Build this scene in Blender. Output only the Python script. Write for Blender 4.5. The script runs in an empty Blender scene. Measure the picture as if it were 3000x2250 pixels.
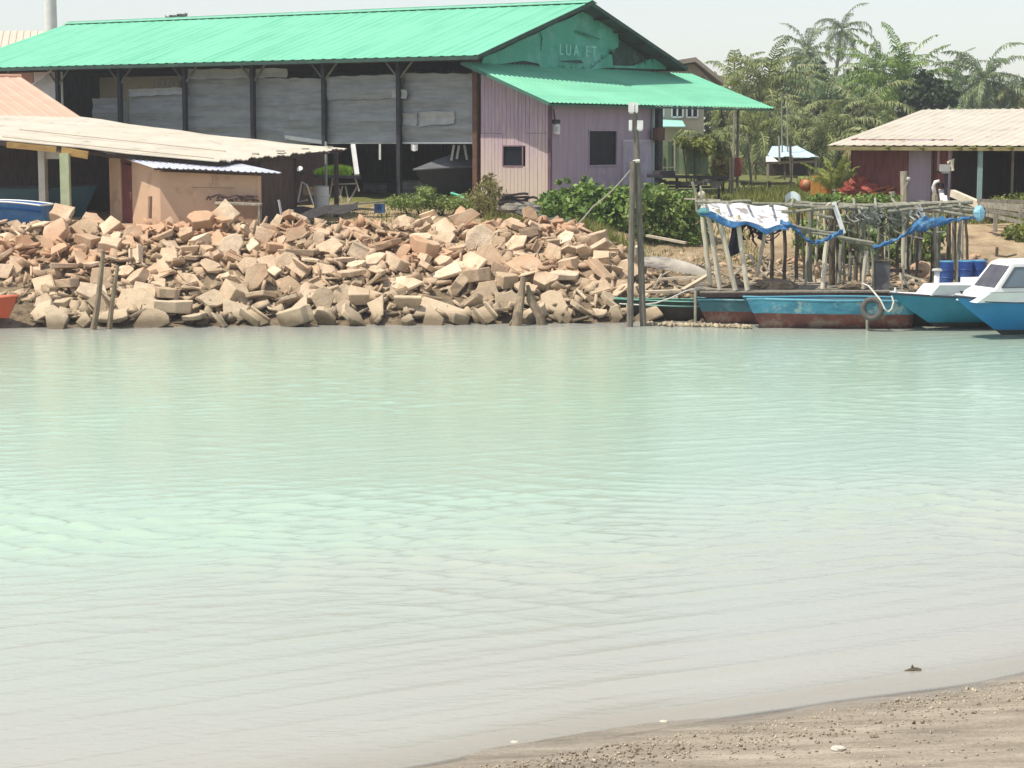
import bpy, bmesh, math, random
import numpy as np
from mathutils import Vector, Matrix, Euler
random.seed(7); RNG = np.random.default_rng(7)
sc = bpy.context.scene; COL = sc.collection
# ------------------------------------------------------------------ camera geometry (photo pixels are 3000 x 2250)
CAM_H, FPX, PITCH = 5.5, 6000.0, math.atan(725/6000.0)
CP, SP = math.cos(PITCH), math.sin(PITCH)
CAM = Vector((0, 0, CAM_H))
def ray(px, py):
    a = (px-1500)/FPX; b = -(py-1125)/FPX
    return Vector((a, CP+SP*b, -SP+CP*b))
def W(px, py, Y):                      # point of the sight line at ground distance Y
    r = ray(px, py); return CAM + r*(Y/r.y)
def G(px, py, z):                      # point of the sight line at height z
    r = ray(px, py); return CAM + r*((z-CAM_H)/r.z)
def hit(px, py, P0, N):
    r = ray(px, py); return CAM + r*((Vector(P0)-CAM).dot(N)/r.dot(N))
def V3(*a): return Vector(a)
def sstep(a, b, x):
    t = np.clip((x-a)/(b-a), 0, 1); return t*t*(3-2*t)
# ------------------------------------------------------------------ terrain heights
LX = [-80,-12,-3,0,3.2,6.3,8,18,30,60,420]; LZ = [-2.5,-1.6,-.6,0,1.45,2.5,2.4,3.0,3.2,3.4,4.2]
RX = [-80,-12,-3,0,4,8,12,16,22,60,420];   RZ = [-2.5,-1.6,-.5,0,.75,1.45,2.2,2.9,3.1,3.4,4.2]
def toe(X): return np.where(X < 3.5, 60.6+.1*np.clip(X, -40, 3.5), 61.5)
def gz_np(X, Y):
    X = np.asarray(X, float); Y = np.asarray(Y, float)
    s = Y - toe(X); m = sstep(2.2, 5.0, X)
    zf = (1-m)*np.interp(s, LX, LZ) + m*np.interp(s, RX, RZ)
    d = (17.93+.53*X) - Y              # > 0 : on the near beach
    d = d + .13*np.sin(X*.9+1) + .05*np.sin(X*2.3)
    zn = np.where(d > 0, .055*d+.004*np.clip(d-6, 0, 99)**2, .065*d)
    zn = np.minimum(zn, 3.2)
    return np.where(Y < 40, np.maximum(zn, -2.2), zf)
def gz(x, y): return float(gz_np(x, y))
# ------------------------------------------------------------------ object helpers
def link(o): COL.objects.link(o); return o
def tagit(o, label=None, cat=None, group=None, kind=None):
    if label: o['label'] = label
    if cat: o['category'] = cat
    if group: o['group'] = group
    if kind: o['kind'] = kind
    return o
def thing(name, label, cat, loc=(0,0,0), group=None, rotz=0):
    o = bpy.data.objects.new(name, None); o.empty_display_size = .2
    o.location = loc; o.rotation_euler = (0,0,rotz); link(o)
    return tagit(o, label, cat, group)
class M:
    def __init__(s): s.v = []; s.f = []; s.mi = []; s.cur = 0
    def add(s, vs, fs):
        b = len(s.v); s.v += [tuple(p) for p in vs]
        s.f += [tuple(i+b for i in f) for f in fs]; s.mi += [s.cur]*len(fs); return s
    def frame(s, c, ax, ay, az):        # box from centre and half-axis vectors
        c, ax, ay, az = map(Vector, (c, ax, ay, az))
        vs = [c+ax*i+ay*j+az*k for k in (-1,1) for j in (-1,1) for i in (-1,1)]
        return s.add(vs, [(0,2,3,1),(4,5,7,6),(0,1,5,4),(2,6,7,3),(0,4,6,2),(1,3,7,5)])
    def box(s, c, size, rz=0):
        x, y, z = [d/2 for d in size]; cc, ss = math.cos(rz), math.sin(rz)
        return s.frame(c, (x*cc, x*ss, 0), (-y*ss, y*cc, 0), (0,0,z))
    def beam(s, a, b, w, h=None, up=(0,0,1)):
        a, b = Vector(a), Vector(b); h = h or w
        d = b-a; u = Vector(up)
        if abs(d.normalized().dot(u)) > .97: u = Vector((0,1,0))
        sx = d.cross(u).normalized(); sz = sx.cross(d).normalized()
        return s.frame((a+b)/2, d/2, sx*w/2, sz*h/2)
    def tube(s, pts, r, n=8, wob=0):
        pts = [Vector(p) for p in pts]; k = len(pts)
        rr = r if isinstance(r, (list, tuple)) else [r]*k
        b = len(s.v); vs = []
        for i, p in enumerate(pts):
            d = (pts[min(i+1,k-1)]-pts[max(i-1,0)]).normalized()
            u = Vector((0,0,1)) if abs(d.z) < .9 else Vector((0,1,0))
            x = d.cross(u).normalized(); y = x.cross(d)
            for j in range(n):
                a = 2*math.pi*j/n; q = rr[i]*(1+random.uniform(-wob, wob))
                vs.append(p + x*math.cos(a)*q + y*math.sin(a)*q)
        fs = [(i*n+j, i*n+(j+1)%n, (i+1)*n+(j+1)%n, (i+1)*n+j) for i in range(k-1) for j in range(n)]
        fs += [tuple(range(n))[::-1], tuple((k-1)*n+j for j in range(n))]
        return s.add(vs, fs)
    def prism(s, pts, vec):
        pts = [Vector(p) for p in pts]; n = len(pts); vec = Vector(vec)
        vs = pts+[p+vec for p in pts]
        return s.add(vs, [tuple(range(n))[::-1], tuple(range(n,2*n))]+[(i,(i+1)%n,n+(i+1)%n,n+i) for i in range(n)])
    def grid(s, P, nu, nv, th=None, nrm=None):
        """patch P(u,v); with th a second skin th behind it along nrm"""
        vs = [Vector(P(i/nu, j/nv)) for j in range(nv+1) for i in range(nu+1)]; w = nu+1
        fs = [(j*w+i, j*w+i+1, (j+1)*w+i+1, (j+1)*w+i) for j in range(nv) for i in range(nu)]
        if th:
            n0 = len(vs); off = Vector(nrm)*-th
            vs += [p+off for p in vs[:n0]]; fs += [tuple(i+n0 for i in f)[::-1] for f in fs]
            rim = [j for j in range(w)]+[k*w+nu for k in range(1,nv+1)]+[nv*w+j for j in range(nu-1,-1,-1)]+[k*w for k in range(nv-1,0,-1)]
            m = len(rim); fs += [(rim[i], rim[i]+n0, rim[(i+1)%m]+n0, rim[(i+1)%m]) for i in range(m)]
        return s.add(vs, fs)
    def corr(s, a, b, c, d, pitch=.3, h=.035, th=.012, rows=1, jag=0, sag=0, prof=None):
        """ribbed sheet: top edge a-b, bottom edge d-c, ribs run from top to bottom"""
        a, b, c, d = map(Vector, (a, b, c, d))
        nrm = (b-a).cross(d-a).normalized()
        if nrm.z < 0: nrm = -nrm
        n = max(1, int((b-a).length/pitch)); prof = prof or [(0,0),(.58,0),(.68,1),(.9,1)]
        us = [((i+t)/n, hh) for i in range(n) for t, hh in prof]+[(1, 0)]
        jt = [random.uniform(-1,1)*jag for _ in range(n+1)]
        nu = len(us)-1
        def P(i, j):
            u, hh = us[i]; v = j/rows; v2 = v*(1+jt[int(u*n)]) if j == rows else v
            p = (a.lerp(b, u)).lerp(d.lerp(c, u), v2)
            return p + nrm*(h*hh) + V3(0,0,-sag*4*v*(1-v)*(.6+.4*math.sin(u*9)))
        vs = [P(i, j) for j in range(rows+1) for i in range(nu+1)]; w = nu+1
        fs = [(j*w+i, j*w+i+1, (j+1)*w+i+1, (j+1)*w+i) for j in range(rows) for i in range(nu)]
        n0 = len(vs); vs += [p-nrm*th for p in vs]
        fs += [tuple(i+n0 for i in f)[::-1] for f in fs]
        rim = list(range(w))+[k*w+nu for k in range(1,rows+1)]+[rows*w+j for j in range(nu-1,-1,-1)]+[k*w for k in range(rows-1,0,-1)]
        m = len(rim); fs += [(rim[i], rim[i]+n0, rim[(i+1)%m]+n0, rim[(i+1)%m]) for i in range(m)]
        return s.add(vs, fs)
    def ball(s, c, r, seg=12, ring=8, jit=0):
        c = Vector(c); r = r if isinstance(r, (tuple, list)) else (r,)*3; vs = []
        for i in range(ring+1):
            t = math.pi*i/ring
            for j in range(seg):
                a = 2*math.pi*j/seg; k = 1+random.uniform(-jit, jit)
                vs.append(c+V3(r[0]*math.sin(t)*math.cos(a)*k, r[1]*math.sin(t)*math.sin(a)*k, r[2]*math.cos(t)*k))
        return s.add(vs, [(i*seg+j, (i+1)*seg+j, (i+1)*seg+(j+1)%seg, i*seg+(j+1)%seg) for i in range(ring) for j in range(seg)])
    def mesh(s, name, mats, org=(0,0,0), smooth=False):
        me = bpy.data.meshes.new(name); o = Vector(org)
        me.from_pydata([(p[0]-o.x, p[1]-o.y, p[2]-o.z) for p in s.v], [], s.f)
        for m in (mats if isinstance(mats, (list, tuple)) else [mats]): me.materials.append(m)
        if any(s.mi): me.polygons.foreach_set('material_index', s.mi)
        if smooth: me.polygons.foreach_set('use_smooth', [True]*len(me.polygons))
        bm = bmesh.new(); bm.from_mesh(me); bmesh.ops.recalc_face_normals(bm, faces=bm.faces); bm.to_mesh(me); bm.free()
        me.update(); return me
def worg(o):
    p = Vector(o.location)
    while o.parent: o = o.parent; p += o.location
    return p
def part(parent, name, m, mat, smooth=False, label=None):
    o = bpy.data.objects.new(name, m.mesh(name, mat, worg(parent), smooth)); o.parent = parent; link(o)
    if label: o['label'] = label
    return o
def solo(name, label, cat, m, mat, org=None, group=None, smooth=False, kind=None):
    if org is None:
        a = np.array(m.v); org = ((a[:,0].min()+a[:,0].max())/2, (a[:,1].min()+a[:,1].max())/2, a[:,2].min())
    o = bpy.data.objects.new(name, m.mesh(name, mat, org, smooth)); o.location = org; link(o)
    return tagit(o, label, cat, group, kind)
def npmesh(name, V, F, mat, smooth=False, attrs=None):
    me = bpy.data.meshes.new(name); V = np.asarray(V, np.float32); F = np.asarray(F, np.int32)
    me.vertices.add(len(V)); me.vertices.foreach_set('co', V.ravel())
    k = F.shape[1]; me.loops.add(F.size); me.loops.foreach_set('vertex_index', F.ravel())
    me.polygons.add(len(F)); me.polygons.foreach_set('loop_start', np.arange(0, F.size, k, dtype=np.int32))
    if smooth: me.polygons.foreach_set('use_smooth', np.ones(len(F), bool))
    for nm, arr in (attrs or {}).items():
        at = me.attributes.new(nm, 'FLOAT', 'POINT'); at.data.foreach_set('value', np.asarray(arr, np.float32))
    me.update(calc_edges=True); me.validate()
    if mat: me.materials.append(mat)
    return me
def npobj(name, me, loc=(0,0,0), parent=None):
    o = bpy.data.objects.new(name, me); o.location = loc
    if parent: o.parent = parent
    return link(o)
def catenary(a, b, sag, n=14):
    a, b = Vector(a), Vector(b)
    return [a.lerp(b, i/n)-V3(0,0,sag*4*(i/n)*(1-i/n)) for i in range(n+1)]
# ------------------------------------------------------------------ materials
def nodes(name):
    m = bpy.data.materials.new(name); m.use_nodes = True; nt = m.node_tree; nt.nodes.clear()
    def N(t, **kw):
        n = nt.nodes.new(t)
        for k, v in kw.items():
            if k == 'op': n.operation = v
            elif k == 'bt': n.blend_type = v
            else: n.inputs[k.replace('_', ' ')].default_value = v
        return n
    L = nt.links.new
    return m, nt, N, L
def c4(c): return (c[0], c[1], c[2], 1)
def ramp(nt, stops):
    r = nt.nodes.new('ShaderNodeValToRGB'); e = r.color_ramp.elements
    while len(e) < len(stops): e.new(.5)
    for i, (p, c) in enumerate(stops): e[i].position = p; e[i].color = c4(c) if len(c) == 3 else c
    return r
def mixc(nt, L, a, b, fac, bt='MIX'):
    m = nt.nodes.new('ShaderNodeMix'); m.data_type = 'RGBA'; m.blend_type = bt
    for sock, v in ((m.inputs[0], fac), (m.inputs[6], a), (m.inputs[7], b)):
        if isinstance(v, (int, float)): sock.default_value = v
        elif isinstance(v, tuple): sock.default_value = c4(v)
        else: L(v, sock)
    return m.outputs[2]
def pm(name, c1, c2=None, scale=2.0, rough=.75, stretch=(1,1,1), bump=0., bscale=None, bdist=.02, spec=.3,
       rnd=0., metal=0., dirt=None, dscale=1.2, dlo=.5, dhi=.7, dstretch=(1,1,1), drot=None, trans=0., world=False, lit_fade=None, dent=0., dentscale=.8):
    m, nt, N, L = nodes(name)
    out = N('ShaderNodeOutputMaterial'); p = N('ShaderNodeBsdfPrincipled', Roughness=rough, Metallic=metal)
    p.inputs['Specular IOR Level'].default_value = spec
    tc = N('ShaderNodeTexCoord'); mp = N('ShaderNodeMapping', Scale=stretch)
    src = N('ShaderNodeNewGeometry').outputs['Position'] if world else tc.outputs['Object']
    L(src, mp.inputs['Vector'])
    if c2 is None: c2 = tuple(x*.82 for x in c1)
    n1 = N('ShaderNodeTexNoise', Scale=scale, Detail=7., Roughness=.62); L(mp.outputs[0], n1.inputs['Vector'])
    r = ramp(nt, [(.36, c2), (.64, c1)]); L(n1.outputs['Fac'], r.inputs['Fac']); col = r.outputs['Color']
    if dirt:
        mp2 = N('ShaderNodeMapping', Scale=dstretch, Location=(3.1,1.7,.4))
        if drot is not None: mp2.vector_type = 'TEXTURE'; mp2.inputs['Rotation'].default_value = (0,0,drot)
        L(src, mp2.inputs['Vector'])
        n2 = N('ShaderNodeTexNoise', Scale=dscale, Detail=8., Roughness=.68); L(mp2.outputs[0], n2.inputs['Vector'])
        rr = ramp(nt, [(dlo, (0,0,0)), (dhi, (1,1,1))]); L(n2.outputs['Fac'], rr.inputs['Fac'])
        col = mixc(nt, L, col, tuple(dirt), rr.outputs['Color'])
    if lit_fade:                                                # sunlit tone painted in, with worn paint, below a ragged height: (colour, z low, z high)
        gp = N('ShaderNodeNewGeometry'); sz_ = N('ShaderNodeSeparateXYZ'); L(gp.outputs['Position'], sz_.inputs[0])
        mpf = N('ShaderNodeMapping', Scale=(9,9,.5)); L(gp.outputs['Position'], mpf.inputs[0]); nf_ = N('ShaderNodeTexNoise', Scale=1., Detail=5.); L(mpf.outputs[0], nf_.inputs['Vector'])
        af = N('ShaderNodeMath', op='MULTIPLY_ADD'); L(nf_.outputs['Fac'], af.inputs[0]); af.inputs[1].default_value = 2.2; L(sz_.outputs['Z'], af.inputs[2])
        mf = N('ShaderNodeMapRange'); mf.inputs['From Min'].default_value = lit_fade[2]+1.1; mf.inputs['From Max'].default_value = lit_fade[1]+1.1; mf.inputs['To Max'].default_value = .85; L(af.outputs[0], mf.inputs['Value'])
        col = mixc(nt, L, col, tuple(lit_fade[0]), mf.outputs[0])
    if rnd:
        oi = N('ShaderNodeObjectInfo'); mr = N('ShaderNodeMapRange'); mr.inputs['To Min'].default_value = 1-rnd; mr.inputs['To Max'].default_value = 1+rnd
        L(oi.outputs['Random'], mr.inputs['Value']); hs = N('ShaderNodeHueSaturation'); L(mr.outputs[0], hs.inputs['Value']); L(col, hs.inputs['Color']); col = hs.outputs[0]
    L(col, p.inputs['Base Color'])
    last = None
    if bump:
        nb = N('ShaderNodeTexNoise', Scale=bscale or scale*6, Detail=6., Roughness=.6); L(mp.outputs[0], nb.inputs['Vector'])
        b = N('ShaderNodeBump', Strength=bump, Distance=bdist); L(nb.outputs['Fac'], b.inputs['Height']); last = b
    if dent:
        nb = N('ShaderNodeTexNoise', Scale=dentscale, Detail=2.); L(src, nb.inputs['Vector'])
        b = N('ShaderNodeBump', Strength=1., Distance=dent); L(nb.outputs['Fac'], b.inputs['Height'])
        if last: L(last.outputs[0], b.inputs['Normal'])
        last = b
    if last: L(last.outputs[0], p.inputs['Normal'])
    sh = p.outputs[0]
    if trans:
        t = N('ShaderNodeBsdfTranslucent'); L(col, t.inputs['Color']); mx = N('ShaderNodeMixShader'); mx.inputs[0].default_value = trans
        L(sh, mx.inputs[1]); L(t.outputs[0], mx.inputs[2]); sh = mx.outputs[0]
    L(sh, out.inputs['Surface'])
    return m
# ------------------------------------------------------------------ world, sun, camera
SUN_H = Vector((-.891, -.454, 0)).normalized(); SUN_EL = math.radians(63)
wd = bpy.data.worlds.new('World'); sc.world = wd; wd.use_nodes = True; nt = wd.node_tree
sky = nt.nodes.new('ShaderNodeTexSky'); sky.sky_type = 'NISHITA'; sky.sun_disc = False
sky.sun_elevation = SUN_EL; sky.sun_rotation = math.atan2(SUN_H.x, SUN_H.y) % (2*math.pi)
sky.air_density = 1.0; sky.dust_density = .8; sky.ozone_density = 1.0
hs = nt.nodes.new('ShaderNodeHueSaturation'); hs.inputs['Saturation'].default_value = .5
nt.links.new(sky.outputs[0], hs.inputs['Color']); nt.links.new(hs.outputs[0], nt.nodes['Background'].inputs[0])
nt.nodes['Background'].inputs[1].default_value = .128
ld = bpy.data.lights.new('sun', 'SUN'); ld.energy = 3.9; ld.angle = math.radians(.5); ld.color = (1, .925, .79)
lo = link(bpy.data.objects.new('sun', ld))
lo.rotation_euler = (SUN_H*math.cos(SUN_EL)+V3(0,0,math.sin(SUN_EL))).to_track_quat('Z', 'Y').to_euler()
lo.location = (-30, -20, 60)
cd = bpy.data.cameras.new('camera'); cd.sensor_width = 36; cd.lens = 36*FPX/3000; cd.clip_end = 3000; cd.clip_start = .5
co = link(bpy.data.objects.new('camera', cd)); co.location = CAM; co.rotation_euler = (math.pi/2-PITCH, 0, 0); sc.camera = co
sc.view_settings.view_transform = 'Standard'; sc.view_settings.look = 'None'; sc.view_settings.exposure = .46; sc.view_settings.gamma = 1
sc.render.engine = 'CYCLES'; sc.cycles.use_denoising = True; sc.cycles.max_bounces = 6; sc.cycles.transparent_max_bounces = 12
# ------------------------------------------------------------------ ground sheet (far bank)
def sheet(xs, ys):
    X, Y = np.meshgrid(xs, ys); nx, ny = len(xs), len(ys)
    i = np.arange(nx*ny).reshape(ny, nx)
    F = np.stack([i[:-1,:-1], i[:-1,1:], i[1:,1:], i[1:,:-1]], -1).reshape(-1, 4)
    return X, Y, F
def wob(X, Y, k, seed):
    r = np.random.default_rng(seed); o = 0
    for _ in range(6):
        a = r.uniform(0, 6.28); f = k*r.uniform(.6, 1.9); o = o+np.sin((X*math.cos(a)+Y*math.sin(a))*f+r.uniform(0, 6.28))
    return o/6
def ground_mat():
    m, nt, N, L = nodes('earth'); out = N('ShaderNodeOutputMaterial'); p = N('ShaderNodeBsdfPrincipled', Roughness=.92)
    p.inputs['Specular IOR Level'].default_value = .15
    g = N('ShaderNodeNewGeometry'); sp = N('ShaderNodeSeparateXYZ'); L(g.outputs['Position'], sp.inputs[0])
    n1 = N('ShaderNodeTexNoise', Scale=.9, Detail=9., Roughness=.68); L(g.outputs['Position'], n1.inputs['Vector'])
    n2 = N('ShaderNodeTexNoise', Scale=5., Detail=6., Roughness=.7); L(g.outputs['Position'], n2.inputs['Vector'])
    earth = ramp(nt, [(.3, (.17,.115,.07)), (.5, (.36,.27,.17)), (.68, (.5,.40,.27))]); L(n1.outputs['Fac'], earth.inputs['Fac'])
    mudr = ramp(nt, [(.35, (.08,.06,.04)), (.65, (.24,.185,.12))]); L(n2.outputs['Fac'], mudr.inputs['Fac'])
    gr = ramp(nt, [(.35, (.09,.10,.03)), (.6, (.17,.175,.06))]); L(n2.outputs['Fac'], gr.inputs['Fac'])
    mz = N('ShaderNodeMapRange'); mz.inputs['From Min'].default_value = .6; mz.inputs['From Max'].default_value = 2.0; L(sp.outputs['Z'], mz.inputs['Value'])
    col = mixc(nt, L, mudr.outputs[0], earth.outputs[0], mz.outputs[0])
    my = N('ShaderNodeMapRange'); my.inputs['From Min'].default_value = 74; my.inputs['From Max'].default_value = 79; L(sp.outputs['Y'], my.inputs['Value'])
    col = mixc(nt, L, col, gr.outputs[0], my.outputs[0]); L(col, p.inputs['Base Color'])
    b = N('ShaderNodeBump', Strength=.8, Distance=.06); L(n2.outputs['Fac'], b.inputs['Height']); L(b.outputs[0], p.inputs['Normal'])
    L(p.outputs[0], out.inputs[0]); return m
xs = np.unique(np.concatenate([np.linspace(-220,-30,24), np.arange(-30,34,.28), np.linspace(34,260,28)]))
ys = np.unique(np.concatenate([np.linspace(44,56,8), np.arange(56,84,.22), np.linspace(84,430,60)]))
X, Y, F = sheet(xs, ys); Z = gz_np(X, Y)+wob(X, Y, 1.1, 3)*.10+wob(X, Y, 3.4, 4)*.06
o = npobj('ground', npmesh('ground', np.stack([X, Y, Z], -1).reshape(-1,3), F, ground_mat(), True)); o['kind'] = 'structure'
# ------------------------------------------------------------------ near beach
def sand_mat():
    m, nt, N, L = nodes('beach_sand'); out = N('ShaderNodeOutputMaterial'); p = N('ShaderNodeBsdfPrincipled', Roughness=.85)
    g = N('ShaderNodeNewGeometry'); sp = N('ShaderNodeSeparateXYZ'); L(g.outputs['Position'], sp.inputs[0])
    mp = N('ShaderNodeMapping', Scale=(.55, 2.6, 1)); mp.inputs['Rotation'].default_value = (0,0,math.radians(-24)); L(g.outputs['Position'], mp.inputs[0])
    n1 = N('ShaderNodeTexNoise', Scale=1.3, Detail=9., Roughness=.66); L(mp.outputs[0], n1.inputs['Vector'])
    n2 = N('ShaderNodeTexNoise', Scale=26., Detail=5., Roughness=.75); L(g.outputs['Position'], n2.inputs['Vector'])
    r = ramp(nt, [(.32, (.165,.138,.103)), (.5, (.265,.227,.175)), (.68, (.37,.325,.257))]); L(n1.outputs['Fac'], r.inputs['Fac'])
    r2 = ramp(nt, [(.3, (.72,.70,.68)), (.5, (1,1,1)), (.7, (1.22,1.2,1.18))]); L(n2.outputs['Fac'], r2.inputs['Fac'])
    col = mixc(nt, L, r.outputs[0], r2.outputs[0], 1.0, 'MULTIPLY')
    wet = N('ShaderNodeMapRange'); wet.inputs['From Min'].default_value = .005; wet.inputs['From Max'].default_value = .045; L(sp.outputs['Z'], wet.inputs['Value'])
    wetc = mixc(nt, L, col, (.93,.92,.90), 1.0, 'MULTIPLY'); col = mixc(nt, L, wetc, col, wet.outputs[0]); L(col, p.inputs['Base Color'])
    rr = N('ShaderNodeMapRange'); rr.inputs['To Min'].default_value = .25; rr.inputs['To Max'].default_value = .9; L(wet.outputs[0], rr.inputs['Value']); L(rr.outputs[0], p.inputs['Roughness'])
    b = N('ShaderNodeBump', Strength=.7, Distance=.03); L(n1.outputs['Fac'], b.inputs['Height'])
    b2 = N('ShaderNodeBump', Strength=.6, Distance=.012); L(n2.outputs['Fac'], b2.inputs['Height']); L(b.outputs[0], b2.inputs['Normal']); L(b2.outputs[0], p.inputs['Normal'])
    L(p.outputs[0], out.inputs[0]); return m
xs = np.unique(np.concatenate([np.linspace(-220,-14,24), np.arange(-14,14,.11), np.linspace(14,260,26)]))
ys = np.unique(np.concatenate([np.linspace(-60,8,24), np.arange(8,30,.09), np.linspace(30,46,12)]))
X, Y, F = sheet(xs, ys)
u_ = X*math.cos(.44)+Y*math.sin(.44); v_ = -X*math.sin(.44)+Y*math.cos(.44)
Z = gz_np(X, Y)+(.010*np.sin(v_*5.2+.7*np.sin(u_*.8))+.006*np.sin(v_*11+1.5*np.sin(u_*1.3)))*sstep(.02,.12,gz_np(X,Y))+wob(X, Y, 2.2, 9)*.012
o = npobj('beach', npmesh('beach', np.stack([X, Y, Z], -1).reshape(-1,3), F, sand_mat(), True)); o['kind'] = 'structure'
# ------------------------------------------------------------------ water
def water_mat():
    m, nt, N, L = nodes('milky_green_water'); out = N('ShaderNodeOutputMaterial')
    at = N('ShaderNodeAttribute'); at.attribute_name = 'depth'
    g = N('ShaderNodeNewGeometry')
    mp = N('ShaderNodeMapping', Scale=(.16, .34, 1)); L(g.outputs['Position'], mp.inputs[0])
    n0 = N('ShaderNodeTexNoise', Scale=1., Detail=4., Roughness=.5); L(mp.outputs[0], n0.inputs['Vector'])
    ad = N('ShaderNodeMath', op='MULTIPLY_ADD'); L(n0.outputs['Fac'], ad.inputs[0]); ad.inputs[1].default_value = .36; 
    sb = N('ShaderNodeMath', op='ADD'); L(at.outputs['Fac'], sb.inputs[0]); sb.inputs[1].default_value = -.18; L(sb.outputs[0], ad.inputs[2])
    md = N('ShaderNodeMapRange'); md.inputs['From Max'].default_value = 2.4; L(ad.outputs[0], md.inputs['Value'])
    r = ramp(nt, [(0, (.36,.35,.31)), (.07, (.365,.37,.335)), (.20, (.37,.41,.36)), (.36, (.36,.475,.39)), (.75, (.365,.51,.40)), (1, (.325,.47,.33))]); L(md.outputs[0], r.inputs['Fac'])
    sh_ = N('ShaderNodeMapRange'); sh_.interpolation_type = 'SMOOTHSTEP'; sh_.inputs['From Min'].default_value = -.01; sh_.inputs['From Max'].default_value = .085; L(at.outputs['Fac'], sh_.inputs['Value'])
    wcol = mixc(nt, L, (.295,.275,.23), r.outputs[0], sh_.outputs[0])
    mp2 = N('ShaderNodeMapping', Scale=(1.0, 2.2, 1)); L(g.outputs['Position'], mp2.inputs[0])
    nb = N('ShaderNodeTexNoise', Scale=2.4, Detail=5., Roughness=.55); L(mp2.outputs[0], nb.inputs['Vector']); nb.inputs['Scale'].default_value = 5.0
    b = N('ShaderNodeBump', Strength=.65, Distance=.018); L(nb.outputs['Fac'], b.inputs['Height'])
    p = N('ShaderNodeBsdfPrincipled', Roughness=.1, IOR=1.33); L(wcol, p.inputs['Base Color']); L(b.outputs[0], p.inputs['Normal'])
    tr = N('ShaderNodeBsdfTransparent'); gl = N('ShaderNodeBsdfGlossy', Roughness=.07); fr = N('ShaderNodeFresnel', IOR=1.33)
    L(b.outputs[0], gl.inputs['Normal']); L(b.outputs[0], fr.inputs['Normal'])
    cl = N('ShaderNodeMixShader'); L(fr.outputs[0], cl.inputs[0]); L(tr.outputs[0], cl.inputs[1]); L(gl.outputs[0], cl.inputs[2])
    mk = N('ShaderNodeMapRange'); mk.interpolation_type = 'SMOOTHSTEP'; mk.inputs['From Min'].default_value = -.006; mk.inputs['From Max'].default_value = .004; L(at.outputs['Fac'], mk.inputs['Value'])
    mx = N('ShaderNodeMixShader'); L(mk.outputs[0], mx.inputs[0]); L(cl.outputs[0], mx.inputs[1]); L(p.outputs[0], mx.inputs[2])
    L(mx.outputs[0], out.inputs[0]); return m
ys = [12.5]
while ys[-1] < 66: ys.append(ys[-1]+max(.035, ys[-1]*ys[-1]*5.2e-5))
ys = np.array(ys+[70, 76.])
s1 = np.linspace(-1, 1, 330); ss = np.concatenate([[-40,-14,-6,-3,-1.8,-1.25], s1, [1.25,1.8,3,6,14,40]])
S, Y = np.meshgrid(ss, ys); X = S*(.285*Y+1.2)
i = np.arange(S.size).reshape(S.shape); F = np.stack([i[:-1,:-1], i[:-1,1:], i[1:,1:], i[1:,:-1]], -1).reshape(-1,4)
def waves(X, Y):
    r = np.random.default_rng(21); h = 0*X
    band = .34+.66*sstep(-.15, .75, wob(X*.5, Y*1.2, .42, 31)+.42*np.exp(-((Y-28.5-.05*X)/4.5)**2))
    near = 1-.80*sstep(25.0, 21.5, Y-.40*X)
    for k in range(11):
        lam = r.uniform(.34, .85); th = math.radians(90+r.normal(5, 20)); kk = 2*math.pi/lam
        ph = kk*(X*math.cos(th)+Y*math.sin(th))+r.uniform(0, 6.28)+3.0*wob(X, Y, .85, 40+k)
        h = h+(.0165*lam**.9)*r.uniform(.6, 1.1)*(np.exp(2.6*(np.sin(ph)-1))*1.7-.5)*sstep(-.12,.42,wob(X, Y, .75, 60+k))
    for k in range(10):
        lam = r.uniform(.25, .6); th = math.radians(90+r.normal(5, 30)); kk = 2*math.pi/lam
        h = h+.0035*lam*np.sin(kk*(X*math.cos(th)+Y*math.sin(th))+r.uniform(0, 6.28)+2.5*wob(X, Y, .9, 80+k))
    swash = 0
    for k in range(5):
        lam = (.55,.8,1.1,.42,.65)[k]; kk = 2*math.pi/lam
        swash = swash+.0075*lam*np.exp(2.0*(np.sin(kk*(-X*(.44+.03*k)+Y*.9)+2.2*wob(X, Y, .5, 90+k)+k)-1))*2*sstep(-.35,.4,wob(X, Y, .7, 120+k))
    return h*band*near*(.85+2.3*np.exp(-((Y-27.8-.06*X)/3.2)**2)+2.6*np.exp(-((Y-27.2)/2.6)**2-((X+.6)/2.8)**2))*(1-.45*sstep(51, 57, Y))+swash*sstep(30, 22, Y-.4*X)
Z = waves(X, Y)
o = npobj('water', npmesh('water', np.stack([X, Y, Z], -1).reshape(-1,3), F, water_mat(), True, {'depth': (-gz_np(X, Y)).ravel()})); o['kind'] = 'structure'
# ------------------------------------------------------------------ shared materials
green_roof = pm('green_metal', (.175,.53,.35), (.15,.475,.31), scale=.5, rough=.5, stretch=(1,1,1), spec=.35, dirt=(.10,.385,.25), dscale=1., dlo=.47, dhi=.75, dstretch=(.55,7,7), drot=2.565, dent=.02, dentscale=.7)
dark_steel = pm('dark_steel', (.022,.024,.032), (.04,.04,.046), scale=4, rough=.6)
grey_sheet = pm('grey_sheet', (.33,.345,.35), (.27,.285,.29), scale=1.6, rough=.6, stretch=(1,1,2.2), bump=.25, bscale=9, dirt=(.20,.21,.21), dscale=1.1, dlo=.47, dhi=.68, dstretch=(.5,.5,5), dent=.03, dentscale=1.6)
grey_pale = pm('grey_sheet_pale', (.46,.46,.45), (.35,.355,.35), scale=2, rough=.6, bump=.2, dent=.05, dirt=(.33,.33,.32), dlo=.55, dhi=.7)
white_paint = pm('white_paint', (.78,.78,.76), (.68,.68,.66), scale=3, rough=.5, dirt=(.5,.48,.43), dlo=.62, dhi=.8)
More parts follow.
